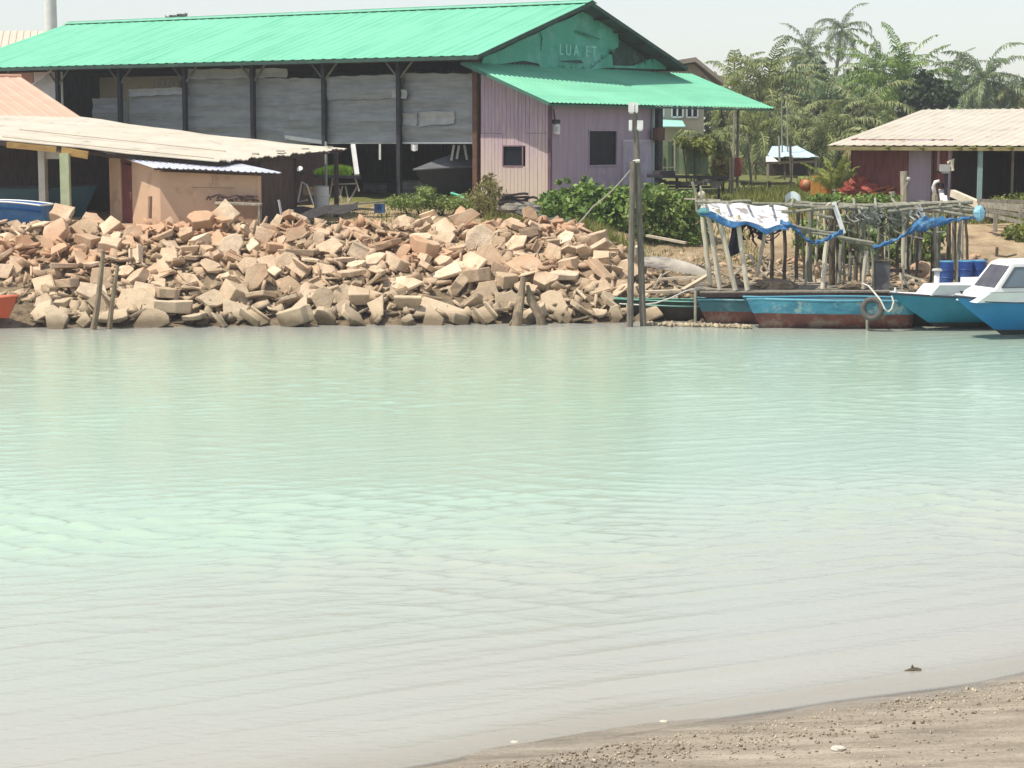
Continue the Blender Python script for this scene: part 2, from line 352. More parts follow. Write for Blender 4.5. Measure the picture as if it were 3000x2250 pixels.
wood_dark = pm('dark_boards', (.075,.05,.042), (.04,.028,.025), scale=3, rough=.85, stretch=(6,6,.7), bump=.4, bscale=5)
wood_grey = pm('weathered_wood', (.40,.36,.29), (.22,.195,.155), scale=3, rough=.9, stretch=(5,5,1), bump=.4, rnd=.25)
wood_tan = pm('tan_wood', (.46,.33,.19), (.32,.21,.11), scale=3, rough=.85, stretch=(2,2,2), bump=.3)
purple_plank = pm('purple_planks', (.47,.345,.41), (.37,.265,.335), scale=1.5, rough=.85, stretch=(7,7,.5), bump=.4, bscale=4, dirt=(.60,.50,.44), dscale=1.3, dlo=.52, dhi=.75, dstretch=(7,7,.5), lit_fade=((.55,.46,.37), 3.9, 5.9))  # beige of the lower planks stands in for sunlight on worn paint
purple_wall = pm('purple_wall', (.43,.345,.42), (.375,.295,.365), scale=.9, rough=.85, stretch=(3,3,.6), bump=.2, bscale=9, dirt=(.48,.39,.46), dscale=.9, dlo=.52, dhi=.75, dstretch=(4,4,.5))
lavender = pm('lavender_door', (.52,.47,.55), (.42,.37,.46), scale=2, rough=.8, stretch=(3,3,1), dirt=(.35,.28,.36), dlo=.5, dhi=.62)
black_glass = pm('dark_pane', (.008,.011,.017), (.013,.017,.024), scale=2, rough=.5, spec=.12, dirt=(.06,.075,.085), dscale=2.5, dlo=.62, dhi=.72)
tarp_green = pm('green_tarp', (.13,.56,.41), (.105,.47,.34), scale=.8, rough=.6, bump=.3, bscale=7, dirt=(.29,.66,.57), dscale=1.1, dlo=.47, dhi=.7, dent=.16, dentscale=1.1, trans=.25)
net_dark = pm('dark_green_net', (.055,.10,.082), (.035,.06,.05), scale=2, rough=.9, bump=.8, bscale=6, bdist=.08, dirt=(.10,.13,.115), dscale=1.4, dlo=.55, dhi=.65)
letter_paint = pm('pale_letter_paint', (.36,.74,.62), rough=.7)
rusty = pm('rust_brown', (.16,.075,.05), (.09,.05,.04), scale=5, rough=.85)
dirt_floor = pm('dirt', (.16,.125,.09), (.10,.08,.06), scale=2, rough=.95)
beige_roof = pm('beige_roof_sheet', (.53,.485,.41), (.45,.41,.34), scale=.7, rough=.75, stretch=(1,1,1), bump=.2, bscale=12, dirt=(.31,.275,.22), dscale=1.1, dlo=.55, dhi=.75, dent=.04)
salmon_roof = pm('salmon_roof', (.62,.40,.30), (.56,.35,.255), scale=1.2, rough=.7, bump=.2, dirt=(.48,.29,.21), dlo=.55, dhi=.8)
zinc = pm('pale_zinc_sheet', (.66,.68,.76), (.52,.54,.62), scale=2, rough=.38, metal=.25, dirt=(.30,.22,.18), dscale=1.5, dlo=.62, dhi=.72)
orange_wall = pm('peach_plaster', (.585,.40,.275), (.52,.35,.24), scale=1.2, rough=.9, bump=.2, bscale=14, dirt=(.36,.21,.135), dscale=1.0, dlo=.54, dhi=.74)
maroon = pm('maroon_boards', (.27,.10,.09), (.17,.06,.055), scale=2, rough=.85, stretch=(5,5,.6), bump=.3)
pink_wall = pm('pinkish_wall', (.55,.36,.30), (.47,.30,.25), scale=1, rough=.9)
cream_wall = pm('cream_wall', (.52,.46,.36), (.44,.39,.30), scale=.6, rough=.9, dirt=(.34,.29,.22), dlo=.55, dhi=.7)
cream_roof = pm('cream_roof', (.62,.51,.43), (.56,.45,.37), scale=.6, rough=.8)
# ------------------------------------------------------------------ barn frame: l runs away along the long side, w across the gable
C0 = V3(-1.296, 77.75, 0); BU = V3(-.8386, .5448, 0); BV = V3(.5448, .8386, 0); UP = V3(0,0,1)
def B(l, w, z): return V3(C0.x+l*BU.x+w*BV.x, C0.y+l*BU.y+w*BV.y, z)
def ongable(px, py, l=0.): return hit(px, py, B(l,0,0), -BU)
def onfront(px, py, w=0.): return hit(px, py, B(0,w,0), BV)
GZ = 2.9
barn = thing('boat_shed', 'long open boat shed with ribbed green metal roof and grey sheet walls', 'shed', B(14,8,GZ))
EZ, RZ_, WW, RW = 8.78, 10.83, 13.6, 6.75
E0, EE, LN = 8.47, 1.3, -.9          # eave edge height, eave overhang, near roof end
rm = M()
rm.corr(B(28,RW,RZ_), B(LN,RW,RZ_), B(LN,-EE,E0), B(28,-EE,E0), pitch=.5, h=.02, rows=3, sag=.02)
rm.corr(B(28,RW+.004,RZ_), B(LN,RW+.004,RZ_), B(LN,WW+EE,E0), B(28,WW+EE,E0), pitch=.45, h=.022, rows=1)
roof = part(barn, 'roof', rm, green_roof)
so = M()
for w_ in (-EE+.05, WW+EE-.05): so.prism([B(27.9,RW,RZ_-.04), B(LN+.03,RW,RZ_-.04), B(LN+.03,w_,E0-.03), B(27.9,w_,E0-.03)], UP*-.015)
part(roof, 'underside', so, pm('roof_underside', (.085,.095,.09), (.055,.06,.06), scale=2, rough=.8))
rc = M()
for s in (-1, 1): rc.frame(B(13.5, RW+s*.16, RZ_+.02), BU*14.5, (BV*s*.2+UP*-.06), UP*.008)
part(roof, 'ridge_cap', rc, pm('ridge_green', (.20,.50,.36), rough=.55))
fm = M()
for w0 in (-EE+.02, WW+EE-.02): fm.beam(B(LN-.02, w0, E0-.09), B(28, w0, E0-.09), .05, .13)
for w0 in (-EE, WW+EE): fm.beam(B(LN-.03, w0, E0-.06), B(LN-.03, RW, RZ_-.06), .05, .15)
part(barn, 'fascia', fm, pm('fascia', (.035,.09,.065), (.03,.05,.045), rough=.7))
pm_ = [3.655*k for k in range(1, 8)]
for l in pm_:
    m = M(); m.beam(B(l, 0, GZ-.4), B(l, 0, EZ-.05), .17, .17, up=BV); part(barn, 'post', m, dark_steel)
for l in pm_[::2]:
    m = M(); m.beam(B(l, WW, GZ-.4), B(l, WW, EZ-.05), .17, .17, up=BV); part(barn, 'post', m, dark_steel)
m = M(); m.beam(B(.06, -.02, GZ-.4), B(.06, -.02, EZ), .2, .2, up=BV); part(barn, 'post', m, rusty, label='brown corner post beside the purple planks')
brace_m = pm('brace_steel', (.30,.29,.26), (.16,.15,.14), rough=.8)
for l in pm_[:7]:
    for d in (-.85, .85):
        m = M(); m.beam(B(l, .02, EZ-1.1), B(l+d, .02, EZ-.18), .06, .06); part(barn, 'brace', m, brace_m)
m = M(); m.beam(B(14.7, -.02, 4.9), B(16.3, -.02, 4.55), .1, .1); part(barn, 'brace', m, dark_steel)
tb = M()
for l in np.arange(0.3, 27.5, 3.655):
    tb.beam(B(l,-EE+.1,E0-.07), B(l,.2,EZ-.1), .08, .12)
    tb.beam(B(l,0.2,EZ-.25), B(l,WW-.2,EZ-.25), .12, .2); tb.beam(B(l,0.2,EZ-.2), B(l,RW,RZ_-.2), .1, .14); tb.beam(B(l,WW-.2,EZ-.2), B(l,RW,RZ_-.2), .1, .14)
for w in np.arange(.8, WW, 1.5):
    z = EZ+(RZ_-EZ)*(1-abs(w-RW)/RW)-.12; tb.beam(B(LN+.05,w,z), B(27.8,w,z), .06, .09)
tb.beam(B(.1,.12,EZ-.3), B(27.8,.12,EZ-.3), .12, .3)
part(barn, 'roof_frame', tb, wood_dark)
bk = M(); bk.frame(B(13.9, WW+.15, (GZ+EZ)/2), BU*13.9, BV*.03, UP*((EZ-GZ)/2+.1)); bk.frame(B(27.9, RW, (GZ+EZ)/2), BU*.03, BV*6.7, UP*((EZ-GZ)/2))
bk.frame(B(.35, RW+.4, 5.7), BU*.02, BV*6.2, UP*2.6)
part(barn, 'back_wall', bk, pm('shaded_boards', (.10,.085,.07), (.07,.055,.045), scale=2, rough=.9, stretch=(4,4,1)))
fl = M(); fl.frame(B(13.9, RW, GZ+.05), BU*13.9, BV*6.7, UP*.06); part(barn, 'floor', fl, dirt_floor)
# grey wall sheets: x0, y-top-left, y-top-right, x1, y-bot-right, y-bot-left, offset, material
SH = [(272,288,288,374,372,372,.34,grey_sheet),(380,272,266,546,392,392,.30,grey_sheet),(380,262,255,546,276,283,.20,grey_pale),
      (546,228,228,756,425,425,.36,grey_sheet),(545,203,200,842,226,233,.16,grey_pale),(742,228,232,962,420,425,.28,grey_sheet),
      (850,228,230,956,372,372,.18,grey_sheet),(832,362,372,958,420,405,.22,grey_sheet),
      (950,225,218,1178,289,293,.10,grey_sheet),(956,290,290,1176,418,418,.24,grey_sheet),(1160,214,216,1386,417,418,.33,grey_sheet),
      (1150,262,262,1192,288,288,.07,grey_pale),(1182,332,332,1222,368,366,.27,grey_pale),(1232,328,326,1332,362,370,.275,grey_pale)]
for i, (x0, yl, yr, x1, ybr, ybl, w, mt) in enumerate(SH):
    a, b, c, d = onfront(x0,yl,w), onfront(x1,yr,w), onfront(x1,ybr,w), onfront(x0,ybl,w)
    m = M(); s1, s2 = random.random()*6, random.random()*6
    nv = max(2, int((a-d).length/.25)); nu = max(3, int((a-b).length/.3))
    lap = max(1, nv//3)
    def P(u, v, a=a, b=b, c=c, d=d, s1=s1, s2=s2, nv=nv, lap=lap):
        j = round(v*nv); o = .018*math.sin(u*9+s1)+.014*math.sin(v*13+s2+3*u)+ (.06 if (j % (lap+1)) == 0 else 0)
        e = .02*math.sin(u*23+s2)*(v in (0., 1.))
        return a.lerp(b, u).lerp(d.lerp(c, u), v)-BV*o+UP*e
    m.grid(P, nu, nv, .012, -BV); part(barn, 'wall_sheet', m, mt)
for (x0,y0,x1,y1,w,h) in ((960,419,1386,419,.22,.06),(835,402,946,417,.15,.16),(1380,398,1386,436,.20,.12)):  # longest strip puts the sunlit bottom edge of the sheets into white paint
    m = M(); m.beam(onfront(x0,y0,w), onfront(x1,y1,w), .02, h); part(barn, 'lit_edge_batten', m, white_paint)
m = M(); a, b = B(21.95,.3,GZ), B(23.7,.3,GZ); m.prism([a, b, b+UP*5.4, a+UP*5.4], BV*.03); part(barn, 'wall_sheet', m, white_paint, label='whitewashed wall sheet at the far end')
m = M(); a, b = B(23.75,.3,6.5), B(27.6,.3,6.5); m.prism([a, b, b+UP*1.8, a+UP*1.8], BV*.03); part(barn, 'wall_sheet', m, pink_wall)
m = M(); m.beam(onfront(92,252,-.1), onfront(152,206,-.1), .09, .09); part(barn, 'brace', m, white_paint)
a, b = B(22.0,2.6,GZ), B(17.2,2.6,GZ); m = M(); m.prism([a, b, b+UP*5.2, a+UP*5.2], BV*.03); part(barn, 'inner_wall', m, cream_wall)
m = M()
for k in range(6): m.beam(B(17.6-.25*k,1.4,6.3), B(17.6-.25*k,1.4,7.9), .09, .04)
part(barn, 'slat_screen', m, wood_grey)
# gable netting and tarp
g = M(); gp = [B(.0,.15,7.2), B(.0,WW-.2,7.2), B(.0,WW-.2,EZ-.1), B(.0,RW,RZ_-.12), B(.0,.15,EZ-.1)]; g.prism(gp, BU*.03); part(barn, 'gable_net', g, net_dark)
def tarp_poly(px, off, mat, name, amp, sub=26):
    P3 = [ongable(x, y, off) for x, y in px]
    ws = [(p-C0).dot(BV) for p in P3]; zs = [p.z for p in P3]
    bm = bmesh.new(); f = bm.faces.new([bm.verts.new(B(off, w, z)) for w, z in zip(ws, zs)])
    bmesh.ops.triangulate(bm, faces=[f]); 
    for _ in range(4): bmesh.ops.subdivide_edges(bm, edges=[e for e in bm.edges if e.calc_length() > .45], cuts=1, use_grid_fill=False); bmesh.ops.triangulate(bm, faces=bm.faces[:])
    for v in bm.verts:
        w = (v.co-C0).dot(BV); z = v.co.z
        o = amp*(math.sin(w*2.1+z*1.3)+.7*math.sin(w*3.7-z*2.9+1)+.5*math.sin(z*6+w*.7)+.35*math.sin(w*8+z*3))
        v.co -= BU*(o+amp*2.3)
    m = M(); bm.verts.index_update(); m.add([v.co.copy() for v in bm.verts], [tuple(v.index for v in f.verts) for f in bm.faces]); bm.free()
    return part(barn, name, m, mat, True)
tarp_poly([(1412,168),(1460,148),(1560,100),(1650,58),(1705,34),(1722,42),(1738,62),(1775,78),(1808,88),(1806,138),(1788,148),(1790,197),(1715,206),(1640,198),(1580,200),(1570,186),(1530,178),(1430,192),(1408,184)], -.06, tarp_green, 'gable_tarp', .035)
tarp_poly([(1715,202),(1790,198),(1950,204),(1955,170),(1926,162),(1922,198),(1850,193),(1790,192),(1790,196)], -.05, tarp_green, 'gable_tarp', .012)
tarp_poly([(1640,178),(1700,176),(1708,186),(1640,180)], -.21, net_dark, 'gable_net', .01)
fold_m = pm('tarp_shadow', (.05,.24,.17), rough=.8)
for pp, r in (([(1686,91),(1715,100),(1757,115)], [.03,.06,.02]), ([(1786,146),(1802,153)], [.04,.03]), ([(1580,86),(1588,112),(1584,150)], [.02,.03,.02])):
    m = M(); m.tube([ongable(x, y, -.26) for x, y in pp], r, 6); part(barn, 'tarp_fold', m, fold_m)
def text(body, loc, size, right, up, mat, parent, name='lettering', ext=.006):
    cu = bpy.data.curves.new('lettering', 'FONT'); cu.body = body; cu.size = size; cu.extrude = ext; cu.align_x = 'CENTER'; cu.align_y = 'CENTER'
    o = bpy.data.objects.new('tmp_text', cu); link(o); me = bpy.data.meshes.new_from_object(o.evaluated_get(bpy.context.evaluated_depsgraph_get()))
    bpy.data.objects.remove(o); right, up = Vector(right).normalized(), Vector(up).normalized()
    R = Matrix((right, up, right.cross(up))).transposed().to_4x4(); org = worg(parent)
    me.transform(Matrix.Translation(Vector(loc)-org) @ R); me.materials.clear(); me.materials.append(mat)
    o = bpy.data.objects.new(name, me); o.parent = parent; link(o); return o
text('L U A   E T', ongable(1694,150,-.34), .62, BV, UP, letter_paint, barn)
# ------------------------------------------------------------------ purple lean-to room
pur = thing('lean_to_room', 'purple plank room with green lean-to roof at the end of the boat shed', 'room', B(-1.7,4,GZ))
SL = -3.207
m = M(); m.corr(B(.0,-1.0,8.26), B(.0,17.0,8.26), B(-3.8,17.6,6.72), B(-3.8,-1.0,6.72), pitch=.3, h=.03, rows=3, sag=.03); rf = part(pur, 'roof', m, green_roof)
m = M(); m.beam(B(.05,-1.0,8.2), B(-3.8,-1.0,6.67), .05, .11); m.beam(B(-3.78,-1.0,6.64), B(-3.78,17.55,6.64), .05, .07); m.beam(B(.02,17.0,8.2), B(-3.8,17.6,6.67), .05, .1); part(rf, 'edge_trim', m, pm('dull_green_trim', (.06,.16,.12), rough=.7))
def rz_at(l): return 8.22+(6.70-8.22)*(-l)/3.8
wl = (onfront(1475,427), onfront(1533,487)); wL = sorted([-(wl[0]-C0).dot(BU), -(wl[1]-C0).dot(BU)]); wzt, wzb = wl[0].z, wl[1].z
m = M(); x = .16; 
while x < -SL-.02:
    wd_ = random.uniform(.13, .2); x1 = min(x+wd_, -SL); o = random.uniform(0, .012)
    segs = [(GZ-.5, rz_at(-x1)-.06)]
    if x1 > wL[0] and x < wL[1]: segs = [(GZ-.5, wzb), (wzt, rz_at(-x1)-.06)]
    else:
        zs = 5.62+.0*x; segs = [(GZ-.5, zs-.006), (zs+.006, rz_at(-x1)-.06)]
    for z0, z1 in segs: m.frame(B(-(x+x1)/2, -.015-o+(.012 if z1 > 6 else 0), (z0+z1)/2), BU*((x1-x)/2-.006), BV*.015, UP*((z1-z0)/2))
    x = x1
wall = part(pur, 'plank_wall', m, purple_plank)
m = M(); m.frame(B(-(wL[0]+wL[1])/2, .03, (wzt+wzb)/2), BU*((wL[1]-wL[0])/2), BV*.01, UP*((wzt-wzb)/2)); win = part(pur, 'window', m, black_glass)
m = M()
for (a, b) in (((wL[0],wzb),(wL[1],wzb)),((wL[0],wzt),(wL[1],wzt)),((wL[0],wzb),(wL[0],wzt)),((wL[1],wzb),(wL[1],wzt))): m.beam(B(-a[0],-.03,a[1]), B(-b[0],-.03,b[1]), .05, .05, up=BV)
part(win, 'frame', m, pm('purple_trim', (.25,.15,.20), rough=.8))
def onend(px, py, l=SL): return hit(px, py, B(l,0,0), BU)
e0, e1 = onend(1722,382), onend(1804,484); w0, w1 = (e0-C0).dot(BV), (e1-C0).dot(BV); z1, z0 = e0.z, e1.z
FW = 7.55; m = M(); x = .03
while x < FW:                                           # wide wall boards, split round the window
    x1 = min(x+1.22, FW)
    for (a, b, c, d) in ([(x,x1,GZ-.5,6.62)] if (x1 <= w0 or x >= w1) else [(x,max(x,w0),GZ-.5,6.62),(min(x1,w1),x1,GZ-.5,6.62),(max(x,w0),min(x1,w1),GZ-.5,z0),(max(x,w0),min(x1,w1),z1,6.62)]):
        if b-a > .01: m.frame(B(SL-.015, (a+b)/2, (c+d)/2), BV*((b-a)/2-.003), BU*.015, UP*((d-c)/2))
    x = x1
for x in [q for q in np.arange(1.25, FW, 1.22) if not w0-.1 < q < w1+.1]: m.beam(B(SL-.035, x, GZ-.4), B(SL-.035, x, 6.6), .012, .035, up=BV)
part(pur, 'end_wall', m, purple_wall)
m = M(); m.frame(B(SL+.03, (w0+w1)/2, (z0+z1)/2), BV*((w1-w0)/2), BU*.01, UP*((z1-z0)/2)); win2 = part(pur, 'window', m, black_glass)
m = M()
for a, b in (((w0,z0),(w1,z0)),((w0,z1),(w1,z1)),((w0,z0),(w0,z1)),((w1,z0),(w1,z1))): m.beam(B(SL-.04,a[0],a[1]), B(SL-.04,b[0],b[1]), .05, .06, up=BU)
part(win2, 'frame', m, pm('lilac_trim', (.46,.36,.46), rough=.8))
m = M(); m.beam(B(SL-.02, -.02, GZ-.4), B(SL-.02, -.02, 6.62), .12, .12, up=BV); part(pur, 'corner_post', m, pm('dark_purple_post', (.16,.09,.13), (.11,.06,.08), rough=.8))
d0, d1 = onend(1820,412), onend(1904,570); a, b = (d0-C0).dot(BV), (d1-C0).dot(BV)
m = M(); m.frame(B(SL-.06, (a+b)/2, (d0.z+GZ)/2), BV*((b-a)/2), BU*.02, UP*((d0.z-GZ)/2)); door = part(pur, 'door', m, lavender)
m = M()
m.beam(B(SL-.095,a,d0.z), B(SL-.095,b,d0.z), .02, .07); m.beam(B(SL-.095,a+.08,GZ), B(SL-.095,a+.08,d0.z), .02, .06, up=BU)
for k in range(3): m.beam(B(SL-.095,a+.35+.12*k,d0.z-1.1), B(SL-.095,a+.33+.14*k,d0.z-.2), .01, .04, up=BU)
part(door, 'door_frame', m, pm('pale_lilac', (.62,.58,.64), rough=.8))
m = M(); m.beam(onend(1766,500,SL-.05), onend(1768,512,SL-.05), .05, .08, up=BU); m.beam(onend(1768,530,SL-.05), onend(1769,556,SL-.05), .04, .14, up=BU); part(pur, 'paint_drip', m, pm('pale_paint', (.66,.62,.68), rough=.8))
for w_, sz, mt, nm in ((7.95,.34,dark_steel,'post'),(15.1,.10,wood_grey,'post'),(7.62,.1,pm('mint_post',(.42,.52,.50),rough=.7),'post')):
    m = M(); m.beam(B(SL-.1, w_, GZ-.5), B(SL-.1, w_, 6.62), sz, sz, up=BV); part(pur, nm, m, mt)
m = M(); m.frame(onend(1930,393,SL-.35), BV*.28, BU*.12, UP*.25); solo('junction_box', 'dark brown electric box fixed to the thick black post under the green roof', 'electric box', m, rusty)
t = thing('electric_meter', 'small white electric meter with dark cap on purple corner', 'meter', onend(1630,380,SL-.1))
m = M(); m.frame(onend(1631,379,SL-.1), BV*.14, BU*.06, UP*.18); bx = part(t, 'meter_case', m, white_paint)
m = M(); m.frame(onend(1631,378,SL-.165), BV*.07, BU*.008, UP*.09); part(bx, 'dial', m, pm('meter_dial', (.45,.45,.48), rough=.4))
m = M(); m.frame(onend(1628,356,SL-.1), BV*.16, BU*.1, UP*.07); m.tube([onend(1626,350,SL-.07), onend(1622,320,SL-.07)], .02, 6); part(t, 'cap', m, dark_steel)

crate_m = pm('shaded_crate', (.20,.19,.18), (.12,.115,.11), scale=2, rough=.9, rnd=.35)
rc_ = random.Random(4)
for k in range(11):
    l, w = rc_.uniform(.8, 9.5), rc_.uniform(2.6, 6.5); sx, sy, sz = rc_.uniform(.35,.7), rc_.uniform(.3,.5), rc_.uniform(.35,.95); zb_ = GZ+.11
    t = thing('storage_crate', 'dark storage crate standing in the shade inside the boat shed', 'crate', B(l,w,zb_), 'crates in the shade of the boat shed')
    m = M(); m.frame(B(l,w,zb_+sz/2), BU*sx, BV*sy, UP*sz/2); part(t, 'crate_body', m, crate_m)
    m = M(); m.frame(B(l,w,zb_+sz+.03), BU*(sx+.03), BV*(sy+.03), UP*.028); m.frame(B(l,w-sy-.012,zb_+sz*.5), BU*sx*.9, BV*.01, UP*.04); part(t, 'lid', m, crate_m)
# ------------------------------------------------------------------ buildings on the left
LG = 2.4
tw = thing('chimney_mast', 'white round mast rising behind the green shed roof', 'mast', tuple(W(150,110,113).xy)+(3.3,))
p = worg(tw); m = M(); m.tube([p, p+UP*5, p+UP*10, p+UP*22], [.42,.36,.33,.31], 20); part(tw, 'shaft', m, white_paint, True)
m = M(); m.tube([p+UP*7.2, p+UP*7.45], .40, 20); part(tw, 'flange', m, pm('mast_grey', (.5,.5,.5), rough=.5))
# hidden far house with cream roof
h = thing('cream_roofed_house', 'white walled house with a pale cream roof behind the green shed', 'house', (-36,124,3.3))
m = M(); m.box((-38,124,6.3), (18,9,6.4)); part(h, 'wall', m, white_paint)
m = M(); z0, z1 = 9.4, 11.75
m.corr((-49,124,z1), (-27.5,124,z1), (-26.5,118.6,z0), (-49,118.6,z0), .4, .05, rows=1); m.corr((-49,124.01,z1), (-27.5,124.01,z1), (-26.5,129.4,z0), (-49,129.4,z0), .4, .05); part(h, 'roof', m, cream_roof)
# house with salmon roof
h = thing('salmon_roofed_house', 'house with a plain salmon orange gable roof', 'house', (-26,80,LG))
R1, F1 = W(62,226,86), W(243,347,80); gd = V3(R1.x-F1.x, R1.y-F1.y, 0); ld_ = V3(-gd.y, gd.x, 0).normalized()*8; K1 = F1+gd*2
R0, F0, K0 = R1+ld_, F1+ld_, K1+ld_
m = M(); m.corr(R0, R1, F1, F0, .5, .02, rows=1); m.corr(R1+UP*.003, R0+UP*.003, K0, K1, .5, .02); part(h, 'roof', m, salmon_roof)
i_ = gd.normalized()*.5+ld_.normalized()*.4; m = M(); b4 = [F1+i_, F0+i_, K0-gd.normalized()*.5, K1-gd.normalized()*.5+ld_.normalized()*.4]
m.prism([V3(p.x,p.y,LG-.2) for p in b4], UP*(F1.z-LG)); part(h, 'wall', m, orange_wall)
g1, g2 = b4[0], b4[3]; m = M(); m.prism([V3(g1.x,g1.y,F1.z-.2), V3(g2.x,g2.y,F1.z-.2), V3((g1.x+g2.x)/2,(g1.y+g2.y)/2,R1.z-.15)], ld_.normalized()*.1); part(h, 'gable', m, orange_wall)
m = M(); m.tube([R0+UP*.03, R1+UP*.03], .08, 8); part(h, 'ridge_tiles', m, pm('ridge_tile', (.60,.36,.26), rough=.8))
# long beige shed
bs = thing('beige_roofed_shed', 'low open shed under a long sagging beige sheet roof', 'shed', (-15,72,LG))
Q = [W(-610,335,74), W(240,343,79), W(1014,437,73), W(640,474,67.6)]     # ridge front, ridge back, eave back, eave front
def BR(u, v): # u along depth 0 front..1 back, v ridge->eave
    a = Q[0].lerp(Q[1], u); b = Q[3].lerp(Q[2], u); return a.lerp(b, v)-V3(0,0,.10*math.sin(v*math.pi)*(.5+.5*math.sin(u*7)))
m = M(); nu = 34
prof = []
for i in range(nu): prof += [(i/nu, 0), ((i+.5)/nu, .03)]
prof.append((1, 0)); rows = 10; vs = []; w_ = len(prof)
for j in range(rows+1):
    for i, (u, hh) in enumerate(prof):
        q = BR(u, j/rows)+V3(0,0,hh+.02*math.sin(j*2.1+u*19)); 
        if j == rows: q += V3(.05*math.sin(u*40), 0, .03*math.sin(u*57))
        vs.append(q)
fs = [(j*w_+i, j*w_+i+1, (j+1)*w_+i+1, (j+1)*w_+i) for j in range(rows) for i in range(w_-1)]
n0 = len(vs); vs += [q-V3(0,0,.03) for q in vs]; fs += [tuple(k+n0 for k in f)[::-1] for f in fs]
rim = list(range(w_))+[k*w_+w_-1 for k in range(1,rows+1)]+[rows*w_+j for j in range(w_-2,-1,-1)]+[k*w_ for k in range(rows-1,0,-1)]
fs += [(rim[i], rim[i]+n0, rim[(i+1)%len(rim)]+n0, rim[(i+1)%len(rim)]) for i in range(len(rim))]
m.add(vs, fs); rf = part(bs, 'roof', m, beige_roof)
m = M()
for u, v0, v1 in ((.03,.5,.98),(.35,.35,.9)): m.beam(BR(u,v0)+UP*.06, BR(u,v1)+UP*.07, .05, .03)
part(rf, 'seam', m, pm('seam', (.46,.40,.31), rough=.8))
for i in range(4):
    q = BR(.35+.19*i, .975); m = M(); m.box(q+V3(0,0,.09), (.2+.1*random.random(), .16, .05), random.random()); part(rf, 'roof_weight', m, beige_roof)
fa = pm('yellow_board', (.42,.26,.09), (.27,.16,.06), scale=2, rough=.8, stretch=(1,3,3))
m = M(); m.beam(W(20,424,69.6), W(165,438,69.4), .05, .2); m.beam(W(180,441,69.2), W(258,455,69.0), .05, .26); part(bs, 'fascia', m, fa)
m = M(); m.beam(W(-200,398,71), W(300,452,69.6), .08, .14); m.beam(W(300,455,69.6), W(640,484,67.9), .08, .12); m.beam(W(640,480,67.9), W(1000,442,72.8), .08, .1); part(bs, 'eave_beam', m, wood_dark)
def vpost(par, px, Y, z0, z1, wx, wy, mt, name='post', label=None):
    q = W(px, 500, Y); m = M(); m.box((q.x, q.y, (z0+z1)/2), (wx, wy, z1-z0)); return part(par, name, m, mt, label=label)
vpost(bs, 191, 69.0, LG-.3, 4.95, .3, .3, pm('pale_green_post', (.50,.55,.36), (.40,.45,.27), scale=3, rough=.8), label='pale green square post')
vpost(bs, 126, 71.5, LG-.3, 5.1, .22, .5, pm('white_pillar', (.74,.72,.66), (.62,.6,.55), rough=.8), label='white pillar')
m = M(); m.frame(W(148,453,71.5), (.33,0,0), (0,.06,0), (0,0,.15)); part(bs, 'pillar_bracket', m, white_paint)
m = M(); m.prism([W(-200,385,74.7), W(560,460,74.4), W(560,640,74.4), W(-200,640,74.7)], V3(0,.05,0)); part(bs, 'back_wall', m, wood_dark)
for px, Y in ((862,71.2),(700,69.5),(985,72.6)): vpost(bs, px, Y, LG-.3, 4.75 if px < 900 else 4.95, .16, .16, wood_dark)
m = M(); a, b = W(764,500,69.7), W(866,500,71.2); x = 0
for k in range(9):
    p0, p1 = a.lerp(b, k/9), a.lerp(b, (k+.94)/9); m.prism([V3(p0.x,p0.y,LG-.3), V3(p1.x,p1.y,LG-.3), V3(p1.x,p1.y,4.72), V3(p0.x,p0.y,4.66)], V3(.03,.05,0)*(.6+.5*random.random()))
part(bs, 'plank_wall', m, pm('brown_planks', (.12,.085,.07), (.065,.045,.04), scale=3, rough=.9, stretch=(6,6,.6)))
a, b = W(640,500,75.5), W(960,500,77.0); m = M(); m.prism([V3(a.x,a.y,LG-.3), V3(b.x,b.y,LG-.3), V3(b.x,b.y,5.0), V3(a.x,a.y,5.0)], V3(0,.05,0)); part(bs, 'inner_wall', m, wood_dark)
# peach hut
hut = thing('peach_hut', 'peach plastered hut with dark red door and thin pale zinc roof', 'hut', (W(560,600,69).x,69.5,LG))
K = W(470,600,67.7); LFT = W(325,600,71.6); RGT = W(764,600,67.4); K.z = LFT.z = RGT.z = 0; BK = LFT+(RGT-K)
def HZ(p): return p+UP*(LG-.4)
def wallseg(par, name, p, q, z0, zt0, zt1, mt, th=.12):
    d = (q-p).normalized(); n = V3(d.y, -d.x, 0); m = M()
    m.prism([p+UP*z0, q+UP*z0, q+UP*zt1, p+UP*zt0], -n*th); return part(par, name, m, mt)
zl = lambda p: 4.44+(p.y-67.4)*.105
d0, d1 = LFT.lerp(K, .22), LFT.lerp(K, .45)
wallseg(hut, 'side_wall', LFT, d0, LG-.4, zl(LFT), zl(d0), orange_wall); wallseg(hut, 'side_wall', d1, K, LG-.4, zl(d1), zl(K)-.04, orange_wall)
wallseg(hut, 'door', d0+V3(.03,.02,0), d1+V3(.03,.02,0), LG-.3, zl(d0)-.2, zl(d1)-.2, pm('dark_red_door', (.20,.055,.05), (.14,.04,.04), scale=3, rough=.7, dirt=(.40,.25,.24), dscale=2, dlo=.58, dhi=.66), .08)
wallseg(hut, 'lintel', d0, d1, zl(d0)-.19, zl(d0), zl(d1), pm('maroon_lintel', (.16,.06,.055), rough=.8))
wallseg(hut, 'front_wall', K, RGT, LG-.4, 4.36, 4.22, orange_wall); wallseg(hut, 'back_wall', BK, LFT, LG-.4, 4.6, 4.75, orange_wall); wallseg(hut, 'side_wall', RGT, BK, LG-.4, 4.22, 4.6, orange_wall)
